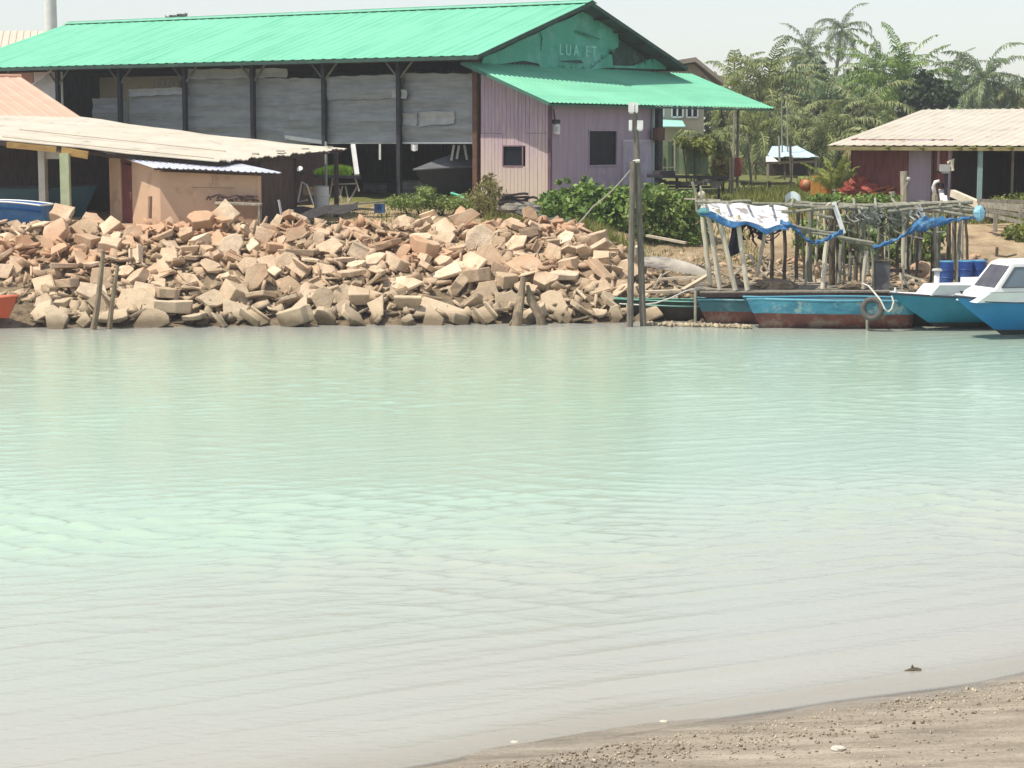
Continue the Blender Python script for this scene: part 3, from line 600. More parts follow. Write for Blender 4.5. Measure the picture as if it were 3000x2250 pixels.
cr = M(); fn = (RGT-K).normalized(); cr.beam(W(562,549,67.45), W(690,551,67.38), .01, .02); cr.beam(W(622,512,67.46), W(623,540,67.46), .01, .012); part(hut, 'wall_crack', cr, pm('crack', (.30,.17,.11), rough=.9))
m = M(); m.corr(W(292,443,71.6), W(606,463,69.9), W(828,508,66.9), W(448,491,67.2), .2, .03, rows=4, jag=.02, sag=-.02); part(hut, 'roof', m, zinc)
m = M(); m.beam(W(452,494,67.35), W(812,511,67.0), .05, .08); part(hut, 'roof_batten', m, wood_dark)
t = thing('work_table', 'low brown work table piled with old rope in front of the peach hut', 'table', (W(680,590,67).x,66.95,LG))
c = worg(t); a, b = W(632,594,66.9), W(766,599,66.9); m = M(); m.beam(a, b, .5, .07); part(t, 'tabletop', m, wood_grey)
for q in (a, b):
    for dy in (-.18, .18): m = M(); m.beam(q+V3(0,dy,-.05)+(b-a)*(.04 if q == a else -.04), q+V3(0,dy,-.95)+(b-a)*(.04 if q == a else -.04), .06); part(t, 'leg', m, wood_grey)
m = M()
for k in range(14): a1 = random.random()*3; q = W(610+random.random()*130, 588-random.random()*14, 67.05); m.tube([q+V3(-.35*math.cos(a1),.1*math.sin(a1),-.02), q+V3(0,0,.1*random.random()), q+V3(.35*math.cos(a1),.1,-.03)], .035, 5)
solo('rope_heap', 'tangled dark brown rope heap on the work table by the peach hut', 'rope', m, pm('old_rope', (.13,.085,.075), (.07,.05,.045), scale=8, rough=.95))
def stake(pxs, r, mt, label, Y0, Y1=None, name='stake', group=None, wob=.12, n=8):
    pts = [W(x, y, Y0+(Y1-Y0)*i/(len(pxs)-1) if Y1 else Y0) for i, (x, y) in enumerate(pxs)]
    m = M(); m.tube(pts, r, n, wob); return solo(name, label, 'stake', m, mt, group=group)
stake([(440,575),(438,640)], .07, pm('red_brown_post', (.42,.26,.18), (.3,.18,.12), rough=.9), 'short reddish post before the peach hut corner', 66.9, name='post')
stake([(816,585),(818,592),(826,640)], .04, pm('galvanised', (.5,.5,.5), rough=.5), 'bent thin grey pipe standing before the brown plank wall', 67, name='pipe')
# ------------------------------------------------------------------ maroon hut on the right
F0h = W(2440,427,79.5); HU = -BU; HV = BV
def H(l, w, z): return V3(F0h.x+l*HU.x+w*HV.x, F0h.y+l*HU.y+w*HV.y, z)
def onhut(px, py, w): return hit(px, py, H(0,w,0), HV)
HG = 3.0; hz = F0h.z
rh = thing('maroon_hut', 'maroon and lilac hut with open porch under a wide beige roof', 'hut', H(7,4,HG))
hr = 6.62; m = M(); m.corr(H(0,9.0,hr), H(16,9.0,hr), H(16,0,hz+.02), H(-.25,0,hz+.02), .40, .022, rows=3, sag=.03); m.corr(H(0,9.02,hr), H(16,9.02,hr), H(16,16,hz), H(0,16,hz), .36, .045); rf = part(rh, 'roof', m, beige_roof)
m = M(); m.beam(H(-.2,.05,hz-.1), H(16,.05,hz-.1), .06, .14); m.beam(H(-.1,.1,hz-.06), H(0,9,hr-.1), .06, .12); part(rf, 'fascia', m, pm('mossy_board', (.26,.22,.10), (.17,.15,.07), rough=.9))
moss_m = pm('moss', (.17,.17,.05), rough=.95)
for px in (2600, 2700, 2810, 2850, 2900, 2960):
    q = onhut(px, 428, -.05); m = M(); m.ball(q-UP*.05, (.10+.1*random.random(), .05, .06), 8, 5, .3); part(rf, 'moss', m, moss_m)
def hwall(x0, x1, w, mt, name='wall', z0=HG-.4, z1=None, th=.1, nb=1):
    a, b = onhut(x0, 500, w), onhut(x1, 500, w); a.z = b.z = 0; m = M()
    for k in range(nb):
        p, q = a.lerp(b, k/nb), a.lerp(b, (k+(.97 if nb > 1 else 1))/nb)
        m.prism([p+UP*z0, q+UP*z0, q+UP*((z1 or hz)+.25), p+UP*((z1 or hz)+.25)], HV*(th+random.uniform(-.01,.01)))
    return part(rh, name, m, mt)
hwall(2492, 2662, 1.2, maroon, 'board_wall', nb=11); hwall(2662, 2730, 1.15, purple_wall, 'wall'); hwall(2730, 2776, 1.2, maroon, 'door'); hwall(2776,2786,1.1,pm('lilac_jamb',(.5,.35,.42),rough=.8),'door_frame'); hwall(2728,2733,1.1,rusty,'door_frame')
hwall(2745,2752,1.12,pm('lilac_jamb2',(.48,.33,.38),rough=.8),'door_frame', HG+1.2); hwall(2735,2775,1.1,rusty,'ledge',HG+1.15,HG+.97)
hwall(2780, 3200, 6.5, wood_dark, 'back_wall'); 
a, b = onhut(2492,500,1.2), onhut(2492,500,1.2); m = M(); q = H((a-H(0,1.2,0)).dot(HU), 1.2, 0); m.prism([V3(q.x,q.y,HG-.4), V3(q.x,q.y,HG-.4)+HV*8, V3(q.x,q.y,hr-.6)+HV*8, V3(q.x,q.y,hz+.25)], HU*.1); part(rh, 'side_wall', m, maroon)
m = M(); q = H(13.5,3.8,HG); m.frame(q+UP*.03, HU*6.2, HV*3, UP*.05); part(rh, 'floor', m, dirt_floor)
m = M(); q = onhut(2786,500,1.2); m.frame(V3(q.x,q.y,4.1)+HV*2.7, HU*.05, HV*2.6, UP*1.15); part(rh, 'inner_wall', m, wood_dark)
for px, w, mt, r in ((2871,.3,pm('teal_post',(.30,.42,.40),(.22,.33,.32),rough=.7),.16),(2966,2.2,wood_grey,.09)):
    q = onhut(px,500,w); m = M(); m.box((q.x,q.y,(HG-.5+hz)/2), (r,r,hz-HG+.5)); part(rh, 'post', m, mt)
# far house behind the lean-to roof
fh = thing('cream_house', 'cream two storey house with dark windows beyond the lean-to roof', 'house', (11,131,3.4))
x0, x1 = W(1860,350,130).x, W(2062,350,130).x; m = M(); m.box(((x0+x1)/2,134,6.2), (x1-x0,8,6.0)); part(fh, 'wall', m, cream_wall)
for a, b, y0, y1 in ((1968,2000,308,343),(2012,2044,308,344),(1922,1944,308,342)):
    p, q = W(a,y0,129.96), W(b,y1,129.96); m = M(); m.box(((p.x+q.x)/2,129.95,(p.z+q.z)/2), (q.x-p.x,.1,p.z-q.z)); wn = part(fh, 'window', m, black_glass)
    m = M()
    for (s, e) in (((p.x,q.z),(q.x,q.z)),((p.x,p.z),(q.x,p.z)),((p.x,q.z),(p.x,p.z)),((q.x,q.z),(q.x,p.z)),(((p.x+q.x)/2,q.z),((p.x+q.x)/2,p.z))): m.beam((s[0],129.86,s[1]), (e[0],129.86,e[1]), .1, .08, up=(0,1,0))
    part(wn, 'frame', m, white_paint)
rdg = W(2030,184,131); ev = W(2112,250,131); m = M(); m.prism([(rdg.x-9,129,ev.z), (rdg.x,129,rdg.z), (ev.x,129,ev.z), (ev.x,129,ev.z+.25), (rdg.x,129,rdg.z+.28), (rdg.x-9,129,ev.z+.25)], V3(0,10,0)); part(fh, 'roof', m, pm('brown_roof', (.30,.245,.21), rough=.8))  # roof brown lightened to put distance haze into the colour
m = M(); m.prism([(rdg.x-8,130,ev.z), (ev.x-.4,130,ev.z), (rdg.x,130,rdg.z-.1)], V3(0,.1,0)); part(fh, 'gable', m, pm('gable_boards', (.40,.31,.26), rough=.9))
m = M(); p, q = W(1925,358,128), W(2010,372,127); m.prism([(p.x,130,p.z+.2), (q.x,130,p.z+.1), (q.x,127.5,q.z), (p.x,127.5,q.z)], V3(0,0,.05)); part(fh, 'awning', m, pm('mint_awning', (.35,.68,.60), rough=.6))
# low pale blue roof beyond the grass
lb = thing('blue_roofed_shelter', 'low shelter with a pale blue sheet roof among the palms', 'shelter', tuple(W(2320,460,112).xy)+(3.5,))
m = M(); m.corr(W(2262,428,115), W(2340,430,115), W(2402,462,110), W(2246,460,110), .5, .05, rows=1); part(lb, 'roof', m, pm('pale_blue_sheet', (.50,.63,.74), (.44,.57,.68), rough=.6))
m = M(); m.corr(W(2244,458,109.6), W(2262,460,109.6), W(2290,480,107.5), W(2244,478,107.5), .5, .04); part(lb, 'porch_roof', m, white_paint)
m = M(); a, b = W(2250,470,111.5), W(2396,470,111.5); m.prism([V3(a.x,a.y,3.4), V3(b.x,b.y,3.4), V3(b.x,b.y,a.z+.1), V3(a.x,a.y,a.z+.1)], V3(0,.1,0)); part(lb, 'wall', m, wood_dark)
for px in (2250,2320,2390): q = W(px,470,110.3); m = M(); m.box((q.x,q.y,3.9), (.12,.12,1.2)); part(lb, 'post', m, wood_grey)
# ------------------------------------------------------------------ rubble bank
def rubble_mat(name, cs, reddish):
    m, nt, N, L = nodes(name); out = N('ShaderNodeOutputMaterial'); p = N('ShaderNodeBsdfPrincipled', Roughness=.92); p.inputs['Specular IOR Level'].default_value = .15
    g = N('ShaderNodeNewGeometry'); sp = N('ShaderNodeSeparateXYZ'); L(g.outputs['Position'], sp.inputs[0])
    oi = N('ShaderNodeObjectInfo'); n1 = N('ShaderNodeTexNoise', Scale=2.2, Detail=8., Roughness=.68); L(g.outputs['Position'], n1.inputs['Vector'])
    n2 = N('ShaderNodeTexNoise', Scale=.45, Detail=3.); L(g.outputs['Position'], n2.inputs['Vector'])
    n3 = N('ShaderNodeTexNoise', Scale=17., Detail=6., Roughness=.7); L(g.outputs['Position'], n3.inputs['Vector'])
    r = ramp(nt, [(0, cs[0]), (.45, cs[1]), (1, cs[2])]); L(oi.outputs['Random'], r.inputs['Fac'])
    sh = ramp(nt, [(.3, (.70,.66,.62)), (.5, (1,1,1)), (.72, (1.15,1.13,1.1))]); L(n1.outputs['Fac'], sh.inputs['Fac'])
    col = mixc(nt, L, r.outputs[0], sh.outputs[0], 1.0, 'MULTIPLY')
    sh3 = ramp(nt, [(.3, (.80,.78,.76)), (.6, (1.05,1.05,1.05))]); L(n3.outputs['Fac'], sh3.inputs['Fac']); col = mixc(nt, L, col, sh3.outputs[0], 1.0, 'MULTIPLY')
    rf = ramp(nt, [(.46, (0,0,0)), (.62, (reddish,)*3)]); L(n2.outputs['Fac'], rf.inputs['Fac'])
    hz_ = N('ShaderNodeMapRange'); hz_.inputs['From Min'].default_value = .7; hz_.inputs['From Max'].default_value = 1.9; L(sp.outputs['Z'], hz_.inputs['Value'])
    ml = N('ShaderNodeMath', op='MULTIPLY'); L(rf.outputs[0], ml.inputs[0]); L(hz_.outputs[0], ml.inputs[1])
    col = mixc(nt, L, col, (.50,.295,.18), ml.outputs[0])
    # grey silt on the lower stones, dark tide stain at the water
    lo_ = N('ShaderNodeMapRange'); lo_.inputs['From Min'].default_value = 1.5; lo_.inputs['From Max'].default_value = .5; lo_.inputs['To Max'].default_value = .55; L(sp.outputs['Z'], lo_.inputs['Value'])
    col = mixc(nt, L, col, (.45,.375,.265), lo_.outputs[0])
    ad = N('ShaderNodeMath', op='MULTIPLY_ADD'); L(n1.outputs['Fac'], ad.inputs[0]); ad.inputs[1].default_value = -.5; L(sp.outputs['Z'], ad.inputs[2])
    td = N('ShaderNodeMapRange'); td.inputs['From Min'].default_value = .16; td.inputs['From Max'].default_value = -.10; td.inputs['To Max'].default_value = .85; L(ad.outputs[0], td.inputs['Value'])
    col = mixc(nt, L, col, (.12,.095,.06), td.outputs[0])
    L(col, p.inputs['Base Color'])
    b = N('ShaderNodeBump', Strength=.6, Distance=.03); L(n3.outputs['Fac'], b.inputs['Height'])
    b2 = N('ShaderNodeBump', Strength=.5, Distance=.09); L(n1.outputs['Fac'], b2.inputs['Height']); L(b.outputs[0], b2.inputs['Normal']); L(b2.outputs[0], p.inputs['Normal'])
    L(p.outputs[0], out.inputs[0]); return m
stone = rubble_mat('broken_concrete', [(.47,.35,.24), (.61,.47,.33), (.72,.585,.435)], .8)
def slab_mesh(k):
    r = random.Random(k*13+5); n = r.choice([4,4,5,5,6,7]); bm = bmesh.new(); asp = r.uniform(.6, 1.0); th = r.uniform(.07, .17) if k % 5 else r.uniform(.28, .42)
    a0 = r.random()*6; ang = sorted(a0+2*math.pi*(i+r.uniform(-.3,.3))/n for i in range(n))
    P = [(math.cos(a)*r.uniform(.42,.58), math.sin(a)*r.uniform(.42,.58)*asp) for a in ang]
    P2 = []
    for i in range(n):
        p, q = P[i], P[(i+1)%n]; P2.append(p)
        if r.random() < .55: t = r.uniform(.3,.7); P2.append((p[0]+(q[0]-p[0])*t+r.uniform(-.05,.05), p[1]+(q[1]-p[1])*t+r.uniform(-.05,.05)))
    top = [bm.verts.new((x, y, th/2+r.uniform(-.02,.02))) for x, y in P2]; bot = [bm.verts.new((x*r.uniform(.86,1.04)+r.uniform(-.03,.03), y*r.uniform(.86,1.04), -th/2+r.uniform(-.03,.03))) for x, y in P2]
    k2 = len(P2); bm.faces.new(top); bm.faces.new(bot[::-1])
    for i in range(k2): bm.faces.new([top[i], bot[i], bot[(i+1)%k2], top[(i+1)%k2]])
    bmesh.ops.triangulate(bm, faces=[f for f in bm.faces if len(f.verts) > 4])
    bmesh.ops.bevel(bm, geom=[e for e in bm.edges if e.calc_face_angle(0) > .6], offset=.018, segments=1, affect='EDGES')
    bmesh.ops.recalc_face_normals(bm, faces=bm.faces); me = bpy.data.meshes.new('slab'); bm.to_mesh(me); bm.free(); me.materials.append(stone); return me
def u_mesh(k):
    r = random.Random(k); L_, w, h, t = r.uniform(.5,.9), r.uniform(.4,.55), r.uniform(.2,.32), .07; m = M()
    h2 = h*r.uniform(.5, 1)
    pr = [(-w/2,0),(w/2,0),(w/2,h),(w/2-t,h),(w/2-t,t),(-w/2+t,t),(-w/2+t,h2),(-w/2,h2)]
    m.prism([(-L_/2, y, z-.12) for y, z in pr], (L_,0,0)); m.v = [(x+random.uniform(-.02,.02), y, z) for x, y, z in m.v]; return m.mesh('u_drain', stone)
def pipe_mesh(k):
    r = random.Random(k); R, t, L_ = r.uniform(.2,.26), .05, r.uniform(.6,.9); m = M(); n = 16
    vs = []; 
    for x in (-L_/2, L_/2):
        for rad in (R, R-t):
            vs += [(x, rad*math.cos(2*math.pi*j/n), rad*math.sin(2*math.pi*j/n)) for j in range(n)]
    fs = []
    for j in range(n):
        k1 = (j+1) % n; fs += [(j, k1, 2*n+k1, 2*n+j), (n+j, 3*n+j, 3*n+k1, n+k1), (j, n+j, n+k1, k1), (2*n+j, 2*n+k1, 3*n+k1, 3*n+j)]
    m.add(vs, fs); return m.mesh('pipe', stone)
GRP = 'broken concrete pieces of the rubble bank'
HERO = [
 ([(330,908),(358,845),(423,843),(484,905),(494,930),(443,938),(358,930)], .30, (-.05,-.80,.60), 'wide grey slab leaning at the waterline beside the two stakes'),
 ([(1212,925),(1216,878),(1244,866),(1289,880),(1366,907),(1370,932),(1320,942),(1244,940)], .5, (-.15,-.72,.68), 'long rounded cracked boulder lying at the waterline'),
 ([(1316,771),(1379,733),(1429,760),(1397,796),(1329,782)], .16, (-.2,-.55,.80), 'pale diamond shaped slab halfway up the bank'),
 ([(1474,771),(1533,742),(1569,749),(1619,794),(1571,826),(1524,803)], .2, (.05,-.62,.78), 'large pale slab with a pointed end above the forked stump'),
 ([(1583,862),(1610,848),(1641,851),(1664,898),(1650,925),(1587,900)], .25, (-.1,-.75,.66), 'cream square slab at the waterline by the forked stump'),
 ([(981,844),(1008,828),(1031,839),(1033,875),(997,908),(977,885)], .12, (.35,-.85,.40), 'upright oval grey slab standing above the waterline'),
 ([(508,806),(541,798),(570,800),(586,823),(541,835)], .13, (-.1,-.45,.88), 'flat pale paving tile above the big grey slab'),
 ([(651,872),(730,896),(718,940),(655,944)], .3, (.0,-.9,.42), 'dull grey block with curved top at the waterline'),
 ([(90,816),(150,800),(167,863),(110,873)], .22, (-.3,-.75,.6), 'grey two-part block near the red boat'),
 ([(1117,817),(1194,805),(1244,826),(1189,850),(1144,846)], .1, (-.2,-.5,.84), 'thin flat slab sloping over the dark gap'),
 ([(1262,661),(1302,634),(1339,672),(1302,697),(1280,692)], .12, (.0,-.7,.7), 'square slab tilted high on the bank under the green bushes'),
 ([(1714,846),(1734,821),(1777,817),(1792,846),(1734,864)], .3, (-.2,-.6,.77), 'thick bright block near the two mooring poles'),
 ([(412,798),(455,768),(505,786),(500,800),(430,830)], .08, (-.1,-.55,.83), 'thin bright slab on a shadowed pile above the grey slab'),
 ([(735,760),(800,742),(815,785),(745,800)], .25, (.1,-.85,.5), 'square tan block in the middle of the bank'),
 ([(600,700),(640,668),(668,716),(628,738)], .12, (-.3,-.7,.65), 'leaf shaped tan slab below the work table')]
def slopeP(px, py):
    """point of the sight line on the rubble slope"""
    lo, hi = 57.0, 70.0
    for _ in range(40):
        mid = (lo+hi)/2; p = W(px, py, mid)
        if p.z > gz(p.x, p.y)+.12: lo = mid
        else: hi = mid
    return W(px, py, lo)
hero_c = []
for px, th, nn, lab in HERO:
    cx, cy = sum(p[0] for p in px)/len(px), sum(p[1] for p in px)/len(px); base = slopeP(cx, cy+8); n = Vector(nn).normalized()
    P0 = base+V3(0,-.12,.05); pts = [hit(x, y, P0, n) for x, y in px]; hero_c.append((cx, cy, max(p[0] for p in px)-min(p[0] for p in px)))
    bm = bmesh.new(); top = [bm.verts.new(p+n*random.uniform(-.02,.02)) for p in pts]; bot = [bm.verts.new(p-n*th+V3(random.uniform(-.06,.06),.02,random.uniform(-.06,.06))) for p in pts]; k = len(pts)
    bm.faces.new(top); bm.faces.new(bot[::-1])
    for i in range(k): bm.faces.new([top[i], bot[i], bot[(i+1)%k], top[(i+1)%k]])
    bmesh.ops.triangulate(bm, faces=[f for f in bm.faces if len(f.verts) > 4]); bmesh.ops.recalc_face_normals(bm, faces=bm.faces)
    bmesh.ops.bevel(bm, geom=[e for e in bm.edges if e.calc_face_angle(0) > .6], offset=.03, segments=2, affect='EDGES')
    me = bpy.data.meshes.new('slab'); o_ = sum(pts, V3(0,0,0))/k; bm.transform(Matrix.Translation(-o_)); bm.to_mesh(me); bm.free(); me.materials.append(stone)
    o = bpy.data.objects.new('concrete_slab', me); o.location = o_; link(o); tagit(o, lab, 'concrete slab', GRP, 'thing')
SLABS = [slab_mesh(k) for k in range(26)]; US = [u_mesh(k) for k in range(6)]; PIPES = [pipe_mesh(k) for k in range(3)]
ZONES = [(-9999,260,'beside the red boat'),(260,520,'behind the two stakes'),(520,760,'below the work table'),(760,960,'below the brown plank wall'),(960,1220,'below the dark boat shed opening'),(1220,1480,'below the grey covered boat'),(1480,1660,'around the forked stump'),(1660,9999,'beside the mooring poles')]
def inv(p):                                   # pixel of a world point
    d = Vector(p)-CAM; f = d.y*CP-d.z*SP; u = d.y*SP+d.z*CP; return 1500+FPX*d.x/f, 1125-FPX*u/f
placed = []
tries = 0
while len(placed) < 282 and tries < 60000:
    tries += 1; X = random.uniform(-17.6, 4.1); s = random.uniform(-.35, 6.9)
    if X > 2.2 and s > 5.6-.5*(X-2.2): continue
    if X < -13.8 and s < 2.6: continue
    Y = float(toe(X))+s; low = 1-s/7
    size = random.uniform(.5, .98)+.5*low*random.random()
    z = gz(X, Y); px, py = inv((X, Y, z+.15))
    if any(abs(px-c[0]) < c[2]*.5+8 and abs(py-c[1]) < 30 for c in hero_c): continue
    if any((X-q[0])**2+((Y-q[1])*1.05)**2 < (.388*(size+q[2]))**2 for q in placed): continue
    placed.append((X, Y, size)); kind = random.random()
    if px < 330 and 640 < py < 720 and kind < .22: me, nm, wd_ = random.choice(PIPES), 'concrete_pipe', 'broken hollow pipe'
    elif kind < .10: me, nm, wd_ = random.choice(US), 'drain_channel', 'broken U-shaped drain channel'
    else:
        k = random.randrange(26); me, nm = SLABS[k], 'concrete_slab'; wd_ = 'thick broken block' if k % 5 == 0 else 'thin broken slab'
    o = bpy.data.objects.new(nm, me); steep = random.random()
    tx = 9+random.gauss(0, 24); ty = random.gauss(0, 22)
    if steep < .2: tx = random.uniform(45, 88)
    if nm == 'concrete_pipe': tx, ty, rz = random.gauss(0,10), random.gauss(0,12), math.radians(random.uniform(40,120))
    else: rz = random.uniform(0, 6.28)
    o.rotation_euler = (Euler((math.radians(tx), math.radians(ty), 0)).to_matrix() @ Euler((0,0,rz)).to_matrix()).to_euler()
    sc_ = size*(1.05 if nm == 'concrete_slab' else .9); o.scale = (sc_, sc_, sc_*random.uniform(.8,1.25))
    o.location = (X, Y, z+.06+.14*size+.16*random.random()+max(0, s-4.2)*.10*math.sin(X*1.7+1.3*math.sin(X*.8))); link(o)
    zone = next(t for a, b, t in ZONES if a <= px < b); row = 'along the waterline' if s < 1.3 else 'low on the bank' if s < 3 else 'high on the bank' if s < 5.2 else 'on the crest'
    tagit(o, f'{wd_} {row} {zone}', 'drain channel' if nm == 'drain_channel' else 'concrete pipe' if nm == 'concrete_pipe' else 'concrete slab', GRP, 'thing')
# small stuff between the pieces
def chips(n, seed, fn, smin, smax, flat=.5):
    r = np.random.default_rng(seed); c, s = fn(r, n); n = len(c)
    base = np.array([[-1,-1,-1],[1,-1,-1],[1,1,-1],[-1,1,-1],[-1,-1,1],[1,-1,1],[1,1,1],[-1,1,1]], float)
    V = base[None]*r.uniform(.6, 1.15, (n,8,3)); V[:,:,2] *= flat*r.uniform(.4,1.3,(n,1)); V[:,:,0] *= r.uniform(.7,1.5,(n,1))
    q = r.normal(size=(n,4))*[1,.45,.45,1]; q /= np.linalg.norm(q, axis=1, keepdims=True); w, x, y, z = q.T
    R = np.stack([np.stack([1-2*(y*y+z*z),2*(x*y-z*w),2*(x*z+y*w)],-1),np.stack([2*(x*y+z*w),1-2*(x*x+z*z),2*(y*z-x*w)],-1),np.stack([2*(x*z-y*w),2*(y*z+x*w),1-2*(x*x+y*y)],-1)],-2)
    V = np.einsum('nij,nkj->nki', R, V)*s[:,None,None]+c[:,None]
    f = np.array([[0,3,2,1],[4,5,6,7],[0,1,5,4],[1,2,6,5],[2,3,7,6],[3,0,4,7]]); F = (f[None]+8*np.arange(n)[:,None,None]).reshape(-1,4)
    return V.reshape(-1,3), F
def bankpts(r, n):
    X = r.uniform(-18.5, 4.3, n); s = r.uniform(.1, 7.2, n); k = ~((X > 2.2) & (s > 6.0-.5*(X-2.2))) & ~((X < -14) & (s < 1.2)); X, s = X[k], s[k]
    Y = toe(X)+s; sz = r.uniform(.06,.21,len(X)); return np.stack([X, Y, gz_np(X, Y)+sz*r.uniform(.0,1.1,len(X))], -1), sz
def stone2():
    m = stone.copy(); m.name = 'rubble_bits'; return m
V, F = chips(2700, 3, bankpts, .05, .2, .26); o = npobj('rubble', npmesh('rubble', V, F, stone2())); tagit(o, 'small broken concrete rubble filling the gaps of the bank', 'rubble', kind='stuff')
def mudpts(r, n):
    X = r.uniform(3.4, 16, n); s = r.uniform(-.5, 8, n)**1.0; Y = toe(X)+s; sz = r.uniform(.03,.13,n); return np.stack([X, Y, gz_np(X, Y)+sz*.4], -1), sz
V, F = chips(900, 4, mudpts, .05, .2); o = npobj('shore_rubble', npmesh('shore_rubble', V, F, stone2())); tagit(o, 'loose stones and mud clods on the shore behind the old boats', 'stones', kind='stuff')
def barpts(r, n):
    X = r.uniform(3.9, 6.9, n); Y = 60.0-.33*(X-3.9)+r.normal(0,.12,n); sz = r.uniform(.02,.07,n); return np.stack([X, Y, .02+sz*.3+0*X], -1), sz
V, F = chips(300, 5, barpts, .05, .2, .6); o = npobj('shell_bar', npmesh('shell_bar', V, F, pm('shell_bar', (.48,.41,.29), (.28,.23,.155), scale=3, rough=.9, world=True))); tagit(o, 'narrow bar of pale stones and shells before the green longboat', 'stones', kind='stuff')
# stakes in the water
mudwood = pm('muddy_wood', (.30,.235,.16), (.17,.13,.09), scale=3, rough=.92, stretch=(3,3,1), bump=.6, bscale=7)
stake([(303,735),(293,830),(284,900),(270,985)], [.055,.075,.085,.10], mudwood, 'taller of two leaning muddy stakes in the water by the big slab', 58.6)
stake([(345,778),(332,860),(318,985)], [.05,.06,.085], mudwood, 'shorter of two leaning muddy stakes in the water by the big slab', 58.7)
t = thing('forked_stump', 'forked muddy stump standing in the water below the pale slab', 'stump', tuple(W(1540,940,60).xy)+(0,)); 
m = M(); m.tube([W(1533,812,60), W(1528,870,60), W(1518,915,59.8), W(1512,975,59.8)], [.10,.11,.13,.15], 10, .25); part(t, 'stem', m, mudwood)
m = M(); m.tube([W(1546,835,60.1), W(1556,880,60.1), W(1580,925,60), W(1590,965,60)], [.05,.12,.13,.13], 10, .25); part(t, 'stem', m, mudwood)
m = M(); m.tube([W(1530,900,59.9), W(1490,955,59.8)], [.06,.03], 7, .2); part(t, 'root', m, mudwood)

r9 = random.Random(9); m = M()
for k in range(230):
    X = r9.uniform(4.5, 13.5); Y = float(toe(X))+r9.uniform(1.2, 6.5); a = r9.uniform(0, 3.14); L_ = r9.uniform(.3, 1.2); z = gz(X, Y)+.04; d = V3(math.cos(a)*L_/2, math.sin(a)*L_/2, r9.uniform(0,.22)*L_); c = V3(X, Y, z+d.z)
    if r9.random() < .35: m.beam(c-d, c+d, r9.uniform(.06,.16), .03)
    else: m.tube([c-d, c+V3(0,0,.03), c+d], r9.uniform(.015,.04), 5)
solo('driftwood_tangle', 'litter of grey sticks and boards on the mud behind the bamboo platform', 'driftwood', m, pm('litter_wood', (.42,.36,.27), (.10,.08,.06), scale=1.3, rough=.95), kind='stuff')
# ------------------------------------------------------------------ vegetation
def leaf_mat(name, c1, c2, c3, scale=1.2, trans=.3, rough=.5):
    m, nt, N, L = nodes(name); out = N('ShaderNodeOutputMaterial'); p = N('ShaderNodeBsdfPrincipled', Roughness=rough); p.inputs['Specular IOR Level'].default_value = .3
    g = N('ShaderNodeNewGeometry'); n1 = N('ShaderNodeTexNoise', Scale=scale, Detail=3.); L(g.outputs['Position'], n1.inputs['Vector'])
    wn = N('ShaderNodeMapRange'); L(g.outputs['Random Per Island'], wn.inputs['Value']); wn.inputs['To Min'].default_value = -.22; wn.inputs['To Max'].default_value = .22
    ad = N('ShaderNodeMath', op='ADD'); L(n1.outputs['Fac'], ad.inputs[0]); L(wn.outputs[0], ad.inputs[1])
    r = ramp(nt, [(.28, c1), (.5, c2), (.74, c3)]); L(ad.outputs[0], r.inputs['Fac']); L(r.outputs[0], p.inputs['Base Color'])
    t = N('ShaderNodeBsdfTranslucent'); L(r.outputs[0], t.inputs['Color']); mx = N('ShaderNodeMixShader'); mx.inputs[0].default_value = trans
    L(p.outputs[0], mx.inputs[1]); L(t.outputs[0], mx.inputs[2]); L(mx.outputs[0], out.inputs[0]); return m
hedge_l = leaf_mat('hedge_leaf', (.075,.145,.03), (.17,.285,.055), (.31,.42,.11), 1.6)
bush_l = leaf_mat('bush_leaf', (.085,.15,.035), (.19,.285,.065), (.34,.42,.13), 1.8)
olive_l = leaf_mat('olive_leaf', (.13,.12,.04), (.22,.205,.075), (.32,.29,.12), 2.)
grass_l = leaf_mat('grass_blade', (.11,.14,.03), (.20,.23,.055), (.33,.32,.11), .5)
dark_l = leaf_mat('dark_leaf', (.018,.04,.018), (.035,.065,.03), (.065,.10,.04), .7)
palm_a = leaf_mat('palm_grey_green', (.055,.10,.04), (.14,.20,.085), (.28,.35,.165), .8, .25, .4)
palm_b = leaf_mat('palm_fresh_green', (.065,.13,.025), (.16,.26,.055), (.32,.42,.12), .7, .3, .4)
palm_y = leaf_mat('palm_yellow_green', (.10,.14,.03), (.22,.26,.06), (.36,.38,.12), .8, .35)
palm_o = leaf_mat('palm_olive', (.08,.11,.035), (.185,.22,.075), (.34,.36,.15), .7, .28, .45)
palm_d = leaf_mat('dry_frond', (.20,.15,.07), (.34,.26,.13), (.48,.39,.22), 1.5, .3)
bark = pm('palm_bark', (.26,.235,.19), (.15,.135,.11), scale=2, rough=.9, stretch=(1,1,5), bump=.5)
coco = pm('coconut', (.17,.17,.06), (.12,.10,.04), rough=.7)
bark2 = pm('dark_bark', (.055,.045,.035), (.03,.025,.02), scale=4, rough=.95, bump=.4)
